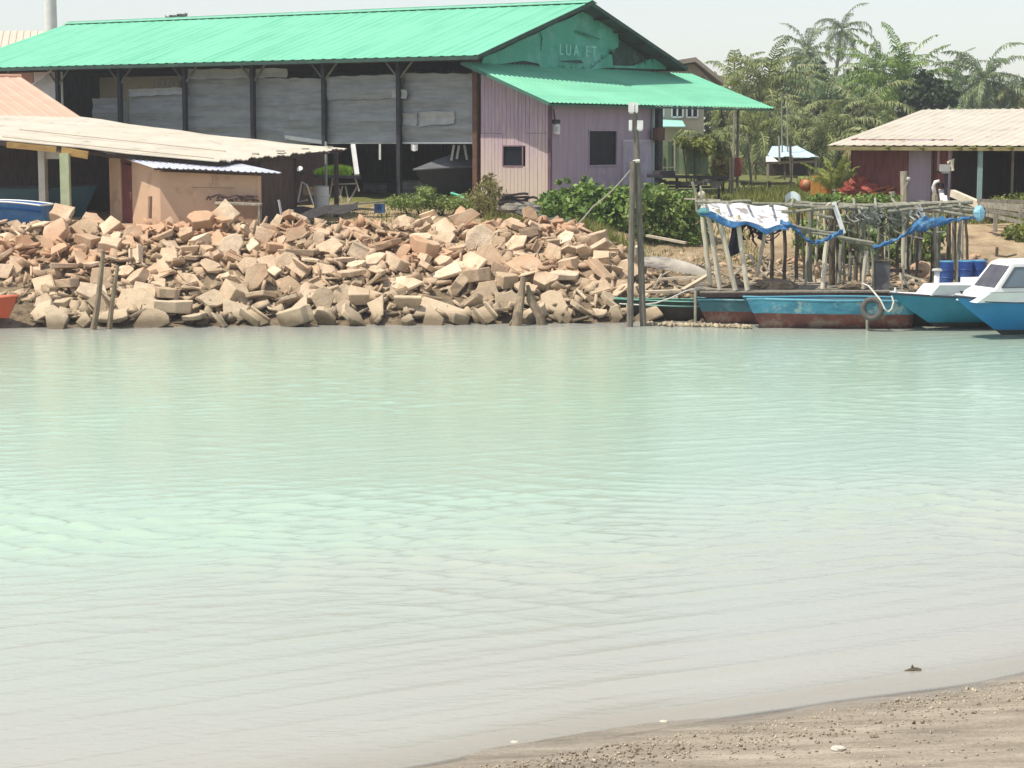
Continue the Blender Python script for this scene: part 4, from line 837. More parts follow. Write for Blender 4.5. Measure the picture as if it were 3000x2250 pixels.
def leaf_cloud(blobs, n, size, seed, clump=.35, asp=.5, up=.35):
    """n leaf quads spread in clumps over the shells of the ellipsoids (cx,cy,cz,rx,ry,rz)"""
    r = np.random.default_rng(seed); bl = np.array(blobs, float); wgt = (bl[:,3]*bl[:,4]+bl[:,3]*bl[:,5]+bl[:,4]*bl[:,5]); k = r.choice(len(bl), n//14+1, p=wgt/wgt.sum())
    d = r.normal(size=(len(k),3)); d /= np.linalg.norm(d, axis=1, keepdims=True); rad = r.uniform(.45, 1.04, (len(k),1))**.6
    cc = bl[k,:3]+d*bl[k,3:]*rad; c = np.repeat(cc, 14, 0)[:n]; dd = np.repeat(d, 14, 0)[:n]; m = len(c)
    c = c+r.normal(size=(m,3))*clump*np.repeat(bl[k,3:].mean(1), 14)[:n,None]*.33
    nrm = dd*.6+r.normal(size=(m,3))*.7+[0,0,up]; nrm /= np.linalg.norm(nrm, axis=1, keepdims=True)
    a = np.cross(nrm, r.normal(size=(m,3))); a /= np.linalg.norm(a, axis=1, keepdims=True); b = np.cross(nrm, a)
    s = (size*r.uniform(.55, 1.35, m))[:,None]
    V = np.stack([c-a*s, c-b*s*asp+nrm*s*.12, c+a*s, c+b*s*asp+nrm*s*.12], 1).reshape(-1,3); F = np.arange(4*m).reshape(-1,4); return V, F
def bush(name, label, blobs, n, size, mat, seed, cat='bush', stems=5, group=None, **kw):
    rb = random.Random(seed); blobs = list(blobs)+[(b[0]+b[3]*rb.uniform(-.9,.9), b[1]+rb.uniform(-.3,.1), b[2]+b[5]*rb.uniform(.6,1.25), b[3]*.28, b[4]*.25, b[5]*rb.uniform(.3,.5)) for b in blobs if rb.random() < .8]
    bl = np.array(blobs); c = bl[:,:2].mean(0); z = gz(c[0], c[1]); t = thing(name, label, cat, (c[0], c[1], z), group)
    V, F = leaf_cloud(blobs, n, size, seed, **kw); npobj('foliage', npmesh('foliage', V-np.array([c[0], c[1], z]), F, mat), parent=t)
    m = M()
    for i in range(stems):
        b = blobs[i % len(blobs)]; m.tube([V3(b[0]*.6+c[0]*.4, b[1], gz(b[0],b[1])-.1), V3(b[0], b[1], b[2]), V3(b[0]+random.uniform(-.3,.3), b[1], b[2]+b[5]*.6)], [.04,.03,.012], 5)
    part(t, 'stems', m, bark2); return t
def blobs_px(items, Y, dep=1.0):
    out = []
    for (px, py, rx, ry) in items: q = W(px, py, Y+random.uniform(-.3,.3)); out.append((q.x, q.y, q.z, rx*Y/FPX, dep*random.uniform(.8,1.2), ry*Y/FPX))
    return out
grassbush_l = leaf_mat('grassy_bush_leaf', (.10,.15,.035), (.20,.27,.07), (.34,.40,.14), 2.)
bush('leafy_shrub', 'dark green leafy shrub with large leaves before the purple end wall', blobs_px([(1610,615,55,45),(1690,600,70,55),(1730,575,42,36),(1770,625,70,60),(1700,640,80,40),(1800,590,40,40),(1820,650,45,55),(1640,640,50,30),(1850,620,45,45),(1835,670,45,40)], 72.6), 7600, .125, hedge_l, 11)
bush('hedge_bush', 'bright green tangled hedge between the mooring poles and the bamboo frame', blobs_px([(1900,600,55,45),(1960,620,60,55),(2010,600,50,42),(1910,660,55,55),(1980,670,62,48),(2040,650,40,55),(1870,620,40,50),(1925,570,40,25),(2030,690,40,28),(1955,690,60,26)], 71.6), 11000, .085, bush_l, 12)
bush('low_green_bush', 'low fresh green bush under the grey covered boat', blobs_px([(1170,594,40,16),(1215,590,42,18),(1260,592,42,20),(1310,594,46,18),(1355,590,42,20),(1400,596,40,18),(1238,562,16,18),(1262,566,14,14)], 73.4), 6200, .055, grassbush_l, 13)
bush('dry_olive_bush', 'dry olive feathery bush at the foot of the purple plank wall', blobs_px([(1420,570,42,40),(1400,600,40,34),(1450,595,36,40),(1430,540,24,18)], 72.5), 3000, .07, olive_l, 14, asp=.28)
bush('grassy_tuft', 'bright yellow green tuft left of the leafy shrub', blobs_px([(1590,610,26,26),(1570,628,20,18)], 72.2), 700, .08, palm_y, 15, asp=.2)
bush('shore_bush', 'light green bush growing behind the bamboo frame', blobs_px([(2470,700,45,60),(2380,700,45,55),(2620,650,40,45),(2690,720,60,60),(2560,700,50,50),(2730,680,40,50),(2420,740,60,35),(2520,750,50,30),(2620,745,50,35)], 69.0), 7600, .11, bush_l, 16)
bush('slope_bush', 'small yellowish bush on the sandy slope at the picture edge', blobs_px([(2980,690,40,30),(3010,670,40,28)], 72), 1200, .10, palm_y, 17)
bush('weed_patch', 'small weeds beside the porch of the maroon hut', blobs_px([(2960,590,50,14),(3000,580,40,16)], 76), 700, .08, palm_y, 18)
# grass
def blades(n, seed, xr, yr, h, wd_, mat, name, label, cond=None):
    r = np.random.default_rng(seed); X = r.uniform(*xr, n); Y = yr[0]+(yr[1]-yr[0])*r.random(n)**1.5
    if cond is not None: k = cond(X, Y); X, Y = X[k], Y[k]
    n = len(X); Z = gz_np(X, Y); hh = h*r.uniform(.4, 1.4, n)*(.55+.8*sstep(-.3,.6,wob(X, Y, .9, seed))); a = r.uniform(0, 6.28, n); b = r.uniform(0, 6.28, n); w = wd_*r.uniform(.6,1.4,n)
    c = np.stack([X, Y, Z-.05], -1); sx = np.stack([np.cos(a), np.sin(a), 0*a], -1)*w[:,None]; ln = np.stack([np.cos(b)*.35*hh, np.sin(b)*.35*hh, hh], -1)
    V = np.stack([c-sx, c+sx, c+ln*.6+sx*.6, c+ln+np.array([0,0,0])], 1).reshape(-1,3); F = np.arange(4*n).reshape(-1,4)
    o = npobj(name, npmesh(name, V, F, mat)); tagit(o, label, 'grass', kind='stuff'); return o
def notb(X, Y):
    l = (X-C0.x)*BU.x+(Y-C0.y)*BU.y; w = (X-C0.x)*BV.x+(Y-C0.y)*BV.y; q = ((X-F0h.x)*HU.x+(Y-F0h.y)*HU.y > -.2) & ((X-F0h.x)*HV.x+(Y-F0h.y)*HV.y > .9)
    return ~((l > -3.5) & (w > -.5)) & ~q
blades(26000, 51, (4.5, 27), (74.5, 92), .32, .025, grass_l, 'grass', 'tall yellow green grass between the boat shed and the maroon hut', notb)
blades(16000, 52, (4, 40), (92, 128), .6, .05, grass_l, 'far_grass', 'far tall grass under the palms', notb)
blades(5000, 53, (-13, 5), (67.3, 76.5), .22, .02, grass_l, 'bank_grass', 'short grass behind the rubble crest', lambda X, Y: notb(X, Y) & (Y > 68+1.2*(X < -4)) & (X > -7))
# palms
def frond(P, V, F, base, az, el, length, droop, r, lw=.05, nl=24, ll=.80, rach=None):
    pts = []; p = np.array(base, float); e = el; st = length/nl
    for i in range(nl+1):
        pts.append(p.copy()); d = np.array([math.cos(az)*math.cos(e), math.sin(az)*math.cos(e), math.sin(e)]); p = p+d*st; e -= droop/nl*(.4+1.2*i/nl)
    side = np.array([-math.sin(az), math.cos(az), 0])
    for i in range(nl+1):                       # rachis strip
        t = np.array(pts[min(i+1,nl)])-pts[max(i-1,0)]; w = (.05*(1-i/nl)+.012)*length/4
        rach[0].extend([pts[i]-side*w, pts[i]+side*w+np.array([0,0,.02])])
    b0 = len(rach[0])-2*(nl+1); rach[1].extend([(b0+2*i, b0+2*i+1, b0+2*i+3, b0+2*i+2) for i in range(nl)])
    for i in range(2, nl+1):
        q = i/nl; t = np.array(pts[i])-pts[i-1]; t /= np.linalg.norm(t); up = np.cross(side, t)*-1
        if up[2] < 0: up = -up
        L_ = length*ll*.42*(math.sin(math.pi*(.16+.80*q))**.7)*r.uniform(.85,1.15)
        for s in (-1, 1):
            d = side*s*r.uniform(.7,.9)+t*r.uniform(.45,.75)+up*r.uniform(-.05,.35); d /= np.linalg.norm(d); g = np.array([0,0,-1.])
            m1 = pts[i]+d*L_*.55+g*L_*.08; e1 = pts[i]+d*L_*.88+g*L_*r.uniform(.4,.8); w = t*lw*max(length, 3.4)/4*1.15
            b = len(V); V += [pts[i]-w*.6, pts[i]+w*.6, m1+w, m1-w, e1]; F += [(b,b+1,b+2,b+3), (b+3,b+2,b+4,b+4)]
def palm(px, py, Y, R, lean, label, mat, nf=22, seed=1, dry=2, ground_z=None, trunk=True, thick=.16, up=75, name='coconut_palm', droop=1.6, group='palms behind the huts', sp=52):
    r = random.Random(seed); c = W(px, py, Y); zb = gz(c.x, c.y) if ground_z is None else ground_z; bx = c.x+lean
    t = thing(name, label, 'palm tree', (bx, Y, zb), group); nf = int(nf*1.5); org = np.array([bx, Y, zb])
    if trunk:
        m = M(); n = 9; m.tube([V3(bx+(c.x-bx)*(i/n)**1.6, Y+.15*math.sin(i), zb-.2+(c.z-zb+.2)*i/n) for i in range(n+1)], [thick*(1.35-.55*i/n) for i in range(n+1)], 9, .06); part(t, 'trunk', m, bark)
    for nm, cnt, mt in (('crown', nf, mat), ('dry_frond', dry, palm_d)):
        if not cnt: continue
        V, F, RC = [], [], ([], [])
        for k in range(cnt):
            az = 2.399*k+r.uniform(-.3,.3) if nm == 'crown' else r.uniform(3.3,6.1); q = k/max(1,cnt-1)
            el = math.radians(up-(up+sp)*q**.85+r.uniform(-9,9)) if nm == 'crown' else math.radians(r.uniform(-50,0))
            frond(None, V, F, np.array([c.x, c.y, c.z])+np.array([math.cos(az), math.sin(az), 0])*.08, az, el, R*r.uniform(.82,1.12), droop*r.uniform(.75,1.2), r, rach=RC, nl=28, ll=.46)
        b = len(V); V = V+RC[0]; F = F+[tuple(i+b for i in f) for f in RC[1]]
        me = bpy.data.meshes.new(nm); me.from_pydata([tuple(np.array(v)-org) for v in V], [], [f if f[2] != f[3] else f[:3] for f in F]); me.materials.append(mt); me.update(); npobj(nm, me, parent=t)
    if R > 3 and trunk and thick > .15:
        m = M()
        for k in range(7): a = r.random()*6.28; m.ball(c+V3(.35*math.cos(a), .35*math.sin(a), -.35-.2*r.random()), .16, 8, 6)
        part(t, 'coconuts', m, coco)['kind'] = 'stuff'
    return t
palm(2468, 88, 220, 4.0, -1.2, 'tallest coconut palm with its crown against the sky', palm_a, 15, 1, 0, None, True, .2, 78, droop=2.0)
palm(2364, 150, 215, 4.2, .6, 'grey green coconut palm just left of the tallest palm', palm_a, 19, 2, 1, None, True, .2, 75)
palm(2645, 255, 150, 5.0, .4, 'big fresh green palm with upright fronds behind the beige roof', palm_b, 24, 3, 0, None, True, .3, 86, droop=1.3)
palm(2565, 205, 165, 4.2, .4, 'bushy bright green palm crown left of the upright one', palm_b, 20, 4, 0, None, True, .25, 70)
palm(2885, 235, 170, 4.6, .3, 'palm with spread crown over the middle of the beige hut roof', palm_a, 22, 5, 0, None, True, .25, 80)
palm(2795, 235, 185, 3.8, .2, 'small hazy palm between two larger crowns', palm_a, 18, 6, 0, None, True, .2, 82)
palm(2985, 290, 170, 4.2, .2, 'palm cut by the edge of the picture', palm_o, 18, 7, 0, None, True, .22, 72)
palm(2150, 262, 150, 4.4, .5, 'yellowish palm rising above the lean-to roof end', palm_y, 20, 8, 0, None, True, .25, 80)
palm(2245, 262, 140, 4.3, .4, 'olive palm beside the yellowish palm', palm_o, 22, 9, 1, None, True, .25, 82)
palm(2330, 275, 150, 4.4, .3, 'dense grey palm below the second tall palm', palm_a, 24, 10, 0, None, True, .25, 80)
palm(2420, 300, 145, 4.2, -.3, 'grey palm under the tallest palm', palm_a, 22, 11, 1, None, True, .25, 72)
palm(2520, 330, 135, 4.4, .3, 'olive palm with arching fronds left of the hut roof tip', palm_o, 20, 12, 2, None, True, .25, 60, droop=2.1)
palm(2085, 415, 104, 2.6, .0, 'short dark trunked palm with arching fronds under the lean-to', palm_o, 20, 13, 2, None, True, .2, 55, 'palm', 2.2)
palm(2215, 395, 118, 3.6, .2, 'dense olive palm near the thin grey pole', palm_o, 24, 14, 0, None, True, .25, 78)
palm(2300, 400, 125, 3.6, .2, 'olive palm above the pale blue shelter', palm_o, 24, 15, 0, None, True, .22, 75)
palm(2420, 400, 122, 3.6, .0, 'low olive palm behind the little palm', palm_o, 22, 16, 0, None, True, .22, 75)
palm(2560, 405, 108, 2.9, .0, 'arching palm with tan dry fronds behind the hut roof', palm_o, 14, 17, 5, None, True, .2, 50, 'palm', 2.3)
palm(2444, 556, 78.8, 1.55, .0, 'little yellow green palm beside the orange buoys', palm_y, 7, 18, 0, None, True, .09, 88, 'young_palm', .8, sp=-34)
def tree(px, py, Y, rx, ry, label, mat, n, size, seed):
    q = W(px, py, Y); z = gz(q.x, q.y); t = thing('broadleaf_tree', label, 'tree', (q.x, Y, z), 'broadleaf trees among the palms'); r = random.Random(seed); bl = []
    for k in range(11): a = r.uniform(0, 6.28); bl.append((q.x+rx*.62*math.cos(a)*r.random(), Y+rx*.5*math.sin(a), q.z+ry*.65*r.uniform(-1,1), rx*r.uniform(.28,.5), rx*r.uniform(.3,.5), ry*r.uniform(.28,.48)))
    V, F = leaf_cloud(bl, n, size, seed); npobj('crown', npmesh('crown', V-np.array([q.x, Y, z]), F, mat), parent=t)
    m = M(); m.tube([V3(q.x,Y,z-.2), V3(q.x+.1,Y,(z+q.z)/2), V3(q.x,Y,q.z)], [.25,.18,.08], 8, .1)
    for k in range(4): b = bl[k]; m.tube([V3(q.x,Y,(z+q.z)/2), V3(*b[:3])], [.1,.03], 6)
    part(t, 'trunk', m, bark2)
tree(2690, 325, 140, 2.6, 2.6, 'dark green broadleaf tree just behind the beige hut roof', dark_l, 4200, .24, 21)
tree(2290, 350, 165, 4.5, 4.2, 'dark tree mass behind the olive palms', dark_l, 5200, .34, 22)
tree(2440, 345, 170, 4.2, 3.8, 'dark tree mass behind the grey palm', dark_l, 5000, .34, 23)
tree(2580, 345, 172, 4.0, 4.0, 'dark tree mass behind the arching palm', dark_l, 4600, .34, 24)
tree(2150, 400, 150, 3.6, 4.0, 'olive tree beside the cream house', leaf_mat('olive_tree_leaf', (.04,.055,.02), (.08,.10,.04), (.15,.17,.08), .6), 4600, .28, 25)
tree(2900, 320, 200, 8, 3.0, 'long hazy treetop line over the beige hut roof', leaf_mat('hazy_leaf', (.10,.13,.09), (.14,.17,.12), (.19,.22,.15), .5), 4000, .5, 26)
tree(2510, 420, 132, 3.0, 2.6, 'scrubby olive tree under the arching fronds', leaf_mat('scrub_leaf', (.05,.065,.02), (.10,.12,.045), (.19,.20,.09), .7), 4000, .2, 27)
tree(2390, 420, 138, 3.2, 2.8, 'scrubby tree behind the pale blue shelter', leaf_mat('scrub_leaf2', (.05,.065,.02), (.10,.12,.045), (.19,.20,.09), .7), 4000, .2, 28)
tree(1010, 30, 0, 1, 1, '', dark_l, 10, .1, 1) if False else None
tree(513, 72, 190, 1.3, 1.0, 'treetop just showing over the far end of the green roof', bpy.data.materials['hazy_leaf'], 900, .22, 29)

blades(3800, 54, (-1, 8.5), (68.2, 73.5), .34, .022, grass_l, 'hedge_grass', 'loose grass growing at the foot of the shrubs and hedge')
# ------------------------------------------------------------------ boats
def paint(name, c, **k): return pm(name, c, tuple(x*.85 for x in c), scale=2.5, rough=.45, spec=.4, **k)
black_rub = pm('black_rubber', (.025,.025,.027), (.04,.038,.036), scale=5, rough=.85)
dark_bottom = pm('dark_bottom_paint', (.03,.035,.035), (.05,.05,.045), scale=3, rough=.8, dirt=(.10,.09,.07), dlo=.6, dhi=.75)
class Boat:
    def __init__(s, name, label, bow, aft, L, Bm, zb, zm, zs, z0, rake, paintz, mtop, mbot, gun=None, cat='boat', blunt=.0, stern=.82, flare=.5, group=None, nt=18, nq=7, deck=None, decklow=.06, gr=.035, full=.6):
        aft = V3(aft[0], aft[1], 0).normalized(); s.o = V3(bow[0], bow[1], 0); s.a = aft; s.lat = V3(aft.y, -aft.x, 0); s.L = L; s.B = Bm
        if s.lat.y > 0: s.lat = -s.lat                       # +lat faces the camera
        s.t = thing(name, label, cat, (bow[0]+aft.x*L/2, bow[1]+aft.y*L/2, z0), group)
        s.sheer = lambda t: (zb+(zm-zb)*math.sin(t*math.pi/2/.6) if t < .6 else zm+(zs-zm)*((t-.6)/.4)**2)
        s.half = lambda t: Bm/2*max(blunt*(1-t)**2, min(1, t/.5)**full*(1 if t < .5 else 1-(1-stern)*((t-.5)/.5)**1.5))
        qs = sorted(set([i/nq for i in range(nq+1)])); 
        def pt(t, q, sd):
            zt = s.sheer(t); z = z0+q*(zt-z0); b = s.half(t)*(q**flare if q > 0 else 0)*(1-(1-t)*.35*(1-q)); x = L*t+rake*(1-q)**1.15*(1-t)**2
            return s.P(x, b*sd, z)
        s.pt = pt; m = M(); w = nq+1
        for sd in (-1, 1):
            b = len(m.v); m.v += [tuple(pt(i/nt, q, sd)) for i in range(nt+1) for q in qs]
            for i in range(nt):
                for j in range(nq):
                    m.f.append((b+i*w+j, b+(i+1)*w+j, b+(i+1)*w+j+1, b+i*w+j+1)); zc = pt((i+.5)/nt, (j+.5)/nq, sd).z; m.mi.append(0 if zc > paintz else 1)
        n = 2*(nt+1)*w; tr = [nt*w+j for j in range(w)]; tr2 = [(nt+1)*w+nt*w+j for j in range(w)]
        for j in range(nq): m.f.append((tr[j], tr2[j], tr2[j+1], tr[j+1])); m.mi.append(0 if j/nq*(zs-z0)+z0 > paintz else 1)
        s.hull = part(s.t, 'hull', m, [mtop, mbot], True)
        m = M(); k = nt
        for i in range(nt+1):
            q = s.sheer(i/nt)-decklow; h = s.half(i/nt)*.985; m.v += [tuple(s.P(L*i/nt, -h, q)), tuple(s.P(L*i/nt, 0, q+.03*Bm)), tuple(s.P(L*i/nt, h, q))]
        for i in range(nt):
            for j in range(2): m.f.append((3*i+j, 3*i+j+1, 3*i+j+4, 3*i+j+3)); m.mi.append(0)
        part(s.t, 'deck', m, deck or mtop)
        if gun:
            m = M(); 
            for sd in (-1, 1): m.tube([pt(i/nt, 1, sd) for i in range(nt+1)], gr, 6)
            m.tube([pt(1, 1, -1), pt(1, 1, 1)], gr, 6); part(s.t, 'gunwale', m, gun)
    def P(s, x, y, z): return s.o+s.a*x+s.lat*y+UP*z
teal_top = paint('teal_hull', (.012,.215,.33), dirt=(.10,.42,.50), dscale=2.2, dlo=.66, dhi=.7, dent=.03, dentscale=2)
blue_top = paint('blue_hull', (.012,.20,.44), dirt=(.06,.35,.55), dscale=2.2, dlo=.68, dhi=.72, dent=.03, dentscale=2)
gel_white = pm('white_gelcoat', (.80,.80,.80), (.74,.74,.73), scale=1.5, rough=.3, spec=.5, dirt=(.62,.60,.56), dlo=.62, dhi=.8)
rubrail = pm('dark_rub_rail', (.04,.045,.06), rough=.6)
def bowat(px, py, Y): p = W(px, py, Y); return p
bp = bowat(2606, 859, 58.0)
A = Boat('speedboat', 'teal hulled speedboat with white foredeck, the one moored behind the cabin boat', bp, (.95,.30), 6.5, 1.9, bp.z, .92, .9, .08, 1.5, .2, teal_top, dark_bottom, rubrail, deck=gel_white, decklow=-.0, group='moored speedboats', full=.75)
m = M(); pr = [A.P(1.05,-.45,1.02),A.P(1.05,.45,1.02),A.P(2.6,.62,1.0),A.P(2.6,-.62,1.0)]; m.prism(pr, (0,0,.30)); m.v = [(x+(.25 if i in (4,5) else 0), y, z) for i, (x, y, z) in enumerate(m.v)]; part(A.t, 'foredeck', m, gel_white)
m = M(); m.prism([A.P(2.6,-.6,1.0),A.P(2.6,.6,1.0),A.P(4.6,.6,1.0),A.P(4.6,-.6,1.0)], (0,0,.45)); part(A.t, 'cabin', m, gel_white)
m = M(); m.tube([A.P(.15,.05,bp.z+.02), A.P(.15,.05,bp.z+.16)], .03, 6); part(A.t, 'bow_cleat', m, gel_white)
bp = bowat(2798, 868, 55.8)
Bt = Boat('cabin_boat', 'blue hulled speedboat with white cabin and tinted windows at the picture edge', bp, (.95,.31), 7.2, 2.1, bp.z, .93, .9, .06, 1.5, .16, blue_top, dark_bottom, rubrail, deck=gel_white, decklow=-.02, group='moored speedboats', full=.75)
zd = 1.0; cb = [(.62,.50),(1.9,.80),(4.6,.85)]
def cabin_pts(z, x0, x1, h0, h1): return [Bt.P(x0,-h0,z), Bt.P(x0,h0,z), Bt.P((x0+x1)/2,(h0+h1)/2+.04,z), Bt.P(x1,h1,z), Bt.P(x1,-h1,z), Bt.P((x0+x1)/2,-(h0+h1)/2-.04,z)]
lv = [(zd+.02,.35,4.9,.55,.88),(zd+.30,.72,4.9,.66,.84),(zd+.36,.86,4.9,.66,.80),(zd+1.06,1.44,4.7,.58,.68),(zd+1.14,1.62,4.6,.50,.60)]
m = M()
for l_ in lv: m.v += [tuple(p) for p in cabin_pts(*l_)]
for k in range(len(lv)-1): m.f += [(6*k+i, 6*k+(i+1)%6, 6*k+6+(i+1)%6, 6*k+6+i) for i in range(6)]; m.mi += [0]*6
m.f.append(tuple(range(6*(len(lv)-1), 6*len(lv)))); m.mi.append(0); part(Bt.t, 'cabin', m, gel_white)
tint = pm('tinted_glass', (.12,.15,.19), (.16,.2,.24), scale=1, rough=.12, spec=.6); tint2 = pm('dark_tinted_glass', (.06,.06,.075), (.10,.095,.115), scale=3, rough=.2)
def quad_on(par, name, a, b, c, d, u0, u1, v0, v1, mt, off, th=.012, skew=0):
    f = lambda u, v: a.lerp(b, u+skew*v).lerp(d.lerp(c, u+skew*v), v); P = [f(u0,v0), f(u1,v0), f(u1,v1), f(u0,v1)]; n = (P[1]-P[0]).cross(P[3]-P[0]).normalized()
    if n.y > 0: n = -n
    m = M(); m.prism([p+n*off for p in P], n*th); return part(par, name, m, mt)
lo_, hi_ = cabin_pts(*lv[2]), cabin_pts(*lv[3])
quad_on(Bt.t, 'windscreen', lo_[0], lo_[1], hi_[1], hi_[0], .10, .90, .08, .90, tint2, .006)
quad_on(Bt.t, 'side_window', lo_[1], lo_[2], hi_[2], hi_[1], .06, .62, .10, .86, tint, .006)
quad_on(Bt.t, 'side_window', lo_[1], lo_[2], hi_[2], hi_[1], .70, .97, .10, .86, tint, .006)
quad_on(Bt.t, 'porthole', cabin_pts(*lv[0])[1], cabin_pts(*lv[0])[2], cabin_pts(*lv[1])[2], cabin_pts(*lv[1])[1], .62, .75, .2, .85, tint2, .006)
m = M(); m.tube([Bt.P(.5,.72,zd+.06), Bt.P(1.6,1.0,zd+.02), Bt.P(3.5,1.02,zd+.02)], .018, 6); part(Bt.t, 'hand_rail', m, rubrail)
m = M(); m.tube([cabin_pts(*lv[1])[0], cabin_pts(*lv[1])[1], cabin_pts(*lv[1])[2], cabin_pts(*lv[1])[3]], .014, 6); part(Bt.t, 'trim_line', m, pm('trim_grey', (.34,.34,.36), rough=.5))
for u0, u1 in ((.06,.62),(.70,.97)):
    f = lambda u, v: lo_[1].lerp(lo_[2], u).lerp(hi_[1].lerp(hi_[2], u), v)+Bt.lat*.02
    m = M(); q = [f(u0,.10), f(u1,.10), f(u1,.86), f(u0,.86)]
    for i in range(4): m.tube([q[i], q[(i+1)%4]], .018, 6)
    part(Bt.t, 'window_frame', m, pm('window_gasket', (.10,.10,.11), rough=.6) if u0 < .5 else bpy.data.materials['window_gasket'])
m = M(); m.tube([Bt.P(.2,0,bp.z+.03), Bt.P(.2,0,bp.z+.14)], .03, 7); m.tube([Bt.P(.2,-.08,bp.z+.12), Bt.P(.2,.08,bp.z+.12)], .022, 7); part(Bt.t, 'bow_cleat', m, rubrail)
# old wooden boats in front of the platform
lb_ = pm('faded_light_blue', (.12,.42,.56), (.04,.20,.31), scale=1.1, rough=.55, stretch=(1,1,2.5), dirt=(.36,.48,.48), dscale=2.4, dlo=.55, dhi=.62, dent=.05, dentscale=2)
red_b = pm('dull_red_bottom', (.24,.085,.065), (.11,.05,.045), scale=1.6, rough=.85, dirt=(.27,.20,.15), dscale=2.6, dlo=.5, dhi=.62)
tealold = paint('old_teal', (.045,.17,.21), dirt=(.15,.30,.33), dscale=2, dlo=.52, dhi=.7, dent=.05, dentscale=2)
bp = bowat(2182, 874, 59.2)
Boat('wooden_boat', 'faded light blue wooden boat with dull red bottom under the bamboo platform', bp, (1,.02), 4.8, 1.6, .86, .84, .8, -.12, .55, .40, lb_, red_b, paint('blue_gunwale', (.10,.35,.47)), blunt=.55, stern=.9, deck=wood_dark, group='old wooden boats at the platform', flare=.38)
bp = bowat(2040, 876, 60.6)
Boat('wooden_boat', 'shaded old teal wooden boat with red bottom left of the light blue boat', bp, (1,.0), 4.6, 1.5, .72, .72, .75, -.1, .4, .34, tealold, red_b, tealold, blunt=.6, stern=.9, deck=wood_dark, group='old wooden boats at the platform', flare=.38)
bp = bowat(1796, 878, 61.6); dg = paint('dark_green', (.012,.055,.04), dirt=(.02,.10,.07), dlo=.6, dhi=.75)
GB = Boat('longboat', 'dark green wooden longboat with pale green rails behind the mooring poles', bp, (1,-.02), 4.2, 1.0, .66, .60, .6, -.1, .35, .42, dg, pm('black_hull', (.028,.022,.018), (.05,.04,.032), scale=3, rough=.8), paint('pale_green_rail', (.17,.42,.33)), blunt=.4, stern=.9, deck=wood_dark, group='old wooden boats at the platform', flare=.4, gr=.022)
m = M(); m.tube([GB.pt(i/10, .80, 1)+GB.lat*.02 for i in range(1, 11)], .024, 6); part(GB.t, 'rub_rail', m, paint('pale_green_rail2', (.25,.50,.42)))
bp = bowat(2470, 896, 59.9)
Boat('dark_hull', 'low black boat hull floating between the tyre and the teal speedboat', bp, (1,.05), 4.4, 1.4, .70, .66, .7, -.1, .3, -.5, dark_bottom, dark_bottom, None, blunt=.7, stern=.95, deck=wood_dark, group='old wooden boats at the platform', flare=.35)
t = thing('upturned_canoe', 'weathered grey canoe lying upturned on the mud below the hedge', 'boat', tuple(W(1980,790,65.5)))
m = M(); a, b = W(1868,752,66), W(2090,790,64.5)
def can(u, v):
    q = a.lerp(b, u); r = .34*math.sin(math.pi*min(1, max(.02, .12+u*.86)))**.6; th = math.pi*v; return q+V3(0, -.9*r*math.cos(th), r*1.15*math.sin(th)-.25)
m.grid(can, 16, 8); m.add([can(.03,v/8) for v in range(9)], [tuple(range(9))]); part(t, 'hull', m, pm('grey_canoe', (.46,.42,.36), (.33,.30,.26), scale=2, rough=.85, dirt=(.12,.12,.13), dscale=1.3, dlo=.5, dhi=.62, dstretch=(.6,1,3)), True)
m = M(); m.tube([a+V3(-.02,-.2,.35), a+V3(.03,-.1,.1), a+V3(.1,0,-.2)], [.10,.13,.1], 8, .1); part(t, 'stem_post', m, pm('pale_old_wood', (.55,.49,.40), rough=.9))
red_o = paint('orange_red_hull', (.56,.10,.04), dirt=(.55,.18,.10), dlo=.55, dhi=.75)
bp = bowat(52, 866, 59.0)
Boat('red_rowboat', 'orange red boat whose bow pokes in at the picture edge', bp, (-1,.12), 3.6, 1.3, bp.z, bp.z-.12, bp.z-.1, .28, .30, .1, red_o, red_o, paint('orange_rail', (.62,.17,.09)), deck=red_o, blunt=.06, decklow=.04, group='')
sb = W(140, 600, 68.2); zk = LG+.02
BB = Boat('blue_boat', 'bright blue boat with white rail resting under the beige roof', (sb.x-4.4, sb.y+.5), (.99,-.11), 4.4, 1.5, 3.65, 3.38, sb.z, zk, .8, 0, paint('bright_blue_hull', (.03,.16,.46), dirt=(.08,.25,.5), dlo=.5, dhi=.7), dark_bottom, gel_white, stern=.9, deck=paint('blue_inside', (.02,.09,.2)), decklow=.25, gr=.03)
bp = W(284, 541, 72.2)
Boat('navy_boat', 'large dark blue boat with tall bow in the shade behind the pale green post', bp, (-.95,.2), 6.0, 2.0, bp.z, 3.72, 3.6, LG, .75, 0, paint('dark_teal_hull', (.03,.10,.14)), dark_bottom, dark_steel, deck=paint('navy_inside', (.015,.05,.1)))
bp = onfront(1213, 497, -.3)
cvr = pm('grey_cover', (.15,.155,.165), (.10,.105,.115), scale=2, rough=.7, dent=.06, dentscale=1.5)
CVB = Boat('covered_boat', 'dark grey boat with peaked grey cover stored beside the purple plank wall', bp, (.86,.51), 4.4, 1.9, bp.z, bp.z+.12, bp.z+.2, GZ+.08, 1.0, 0, pm('charcoal_hull', (.022,.026,.03), (.035,.04,.044), rough=.6), dark_bottom, cvr, flare=.7, gr=.05)
m = M(); cs = []
for i in range(15):
    t_ = i/14; h = CVB.half(t_)*.98; z = CVB.sheer(t_)+.02; pk = .02+.42*min(1, t_/.35)*(1-.35*max(0, t_-.35))
    cs.append([CVB.P(4.4*t_, -h, z), CVB.P(4.4*t_, -h*.45, z+pk*.62-.05), CVB.P(4.4*t_, 0, z+pk), CVB.P(4.4*t_, h*.45, z+pk*.62-.05), CVB.P(4.4*t_, h, z)])
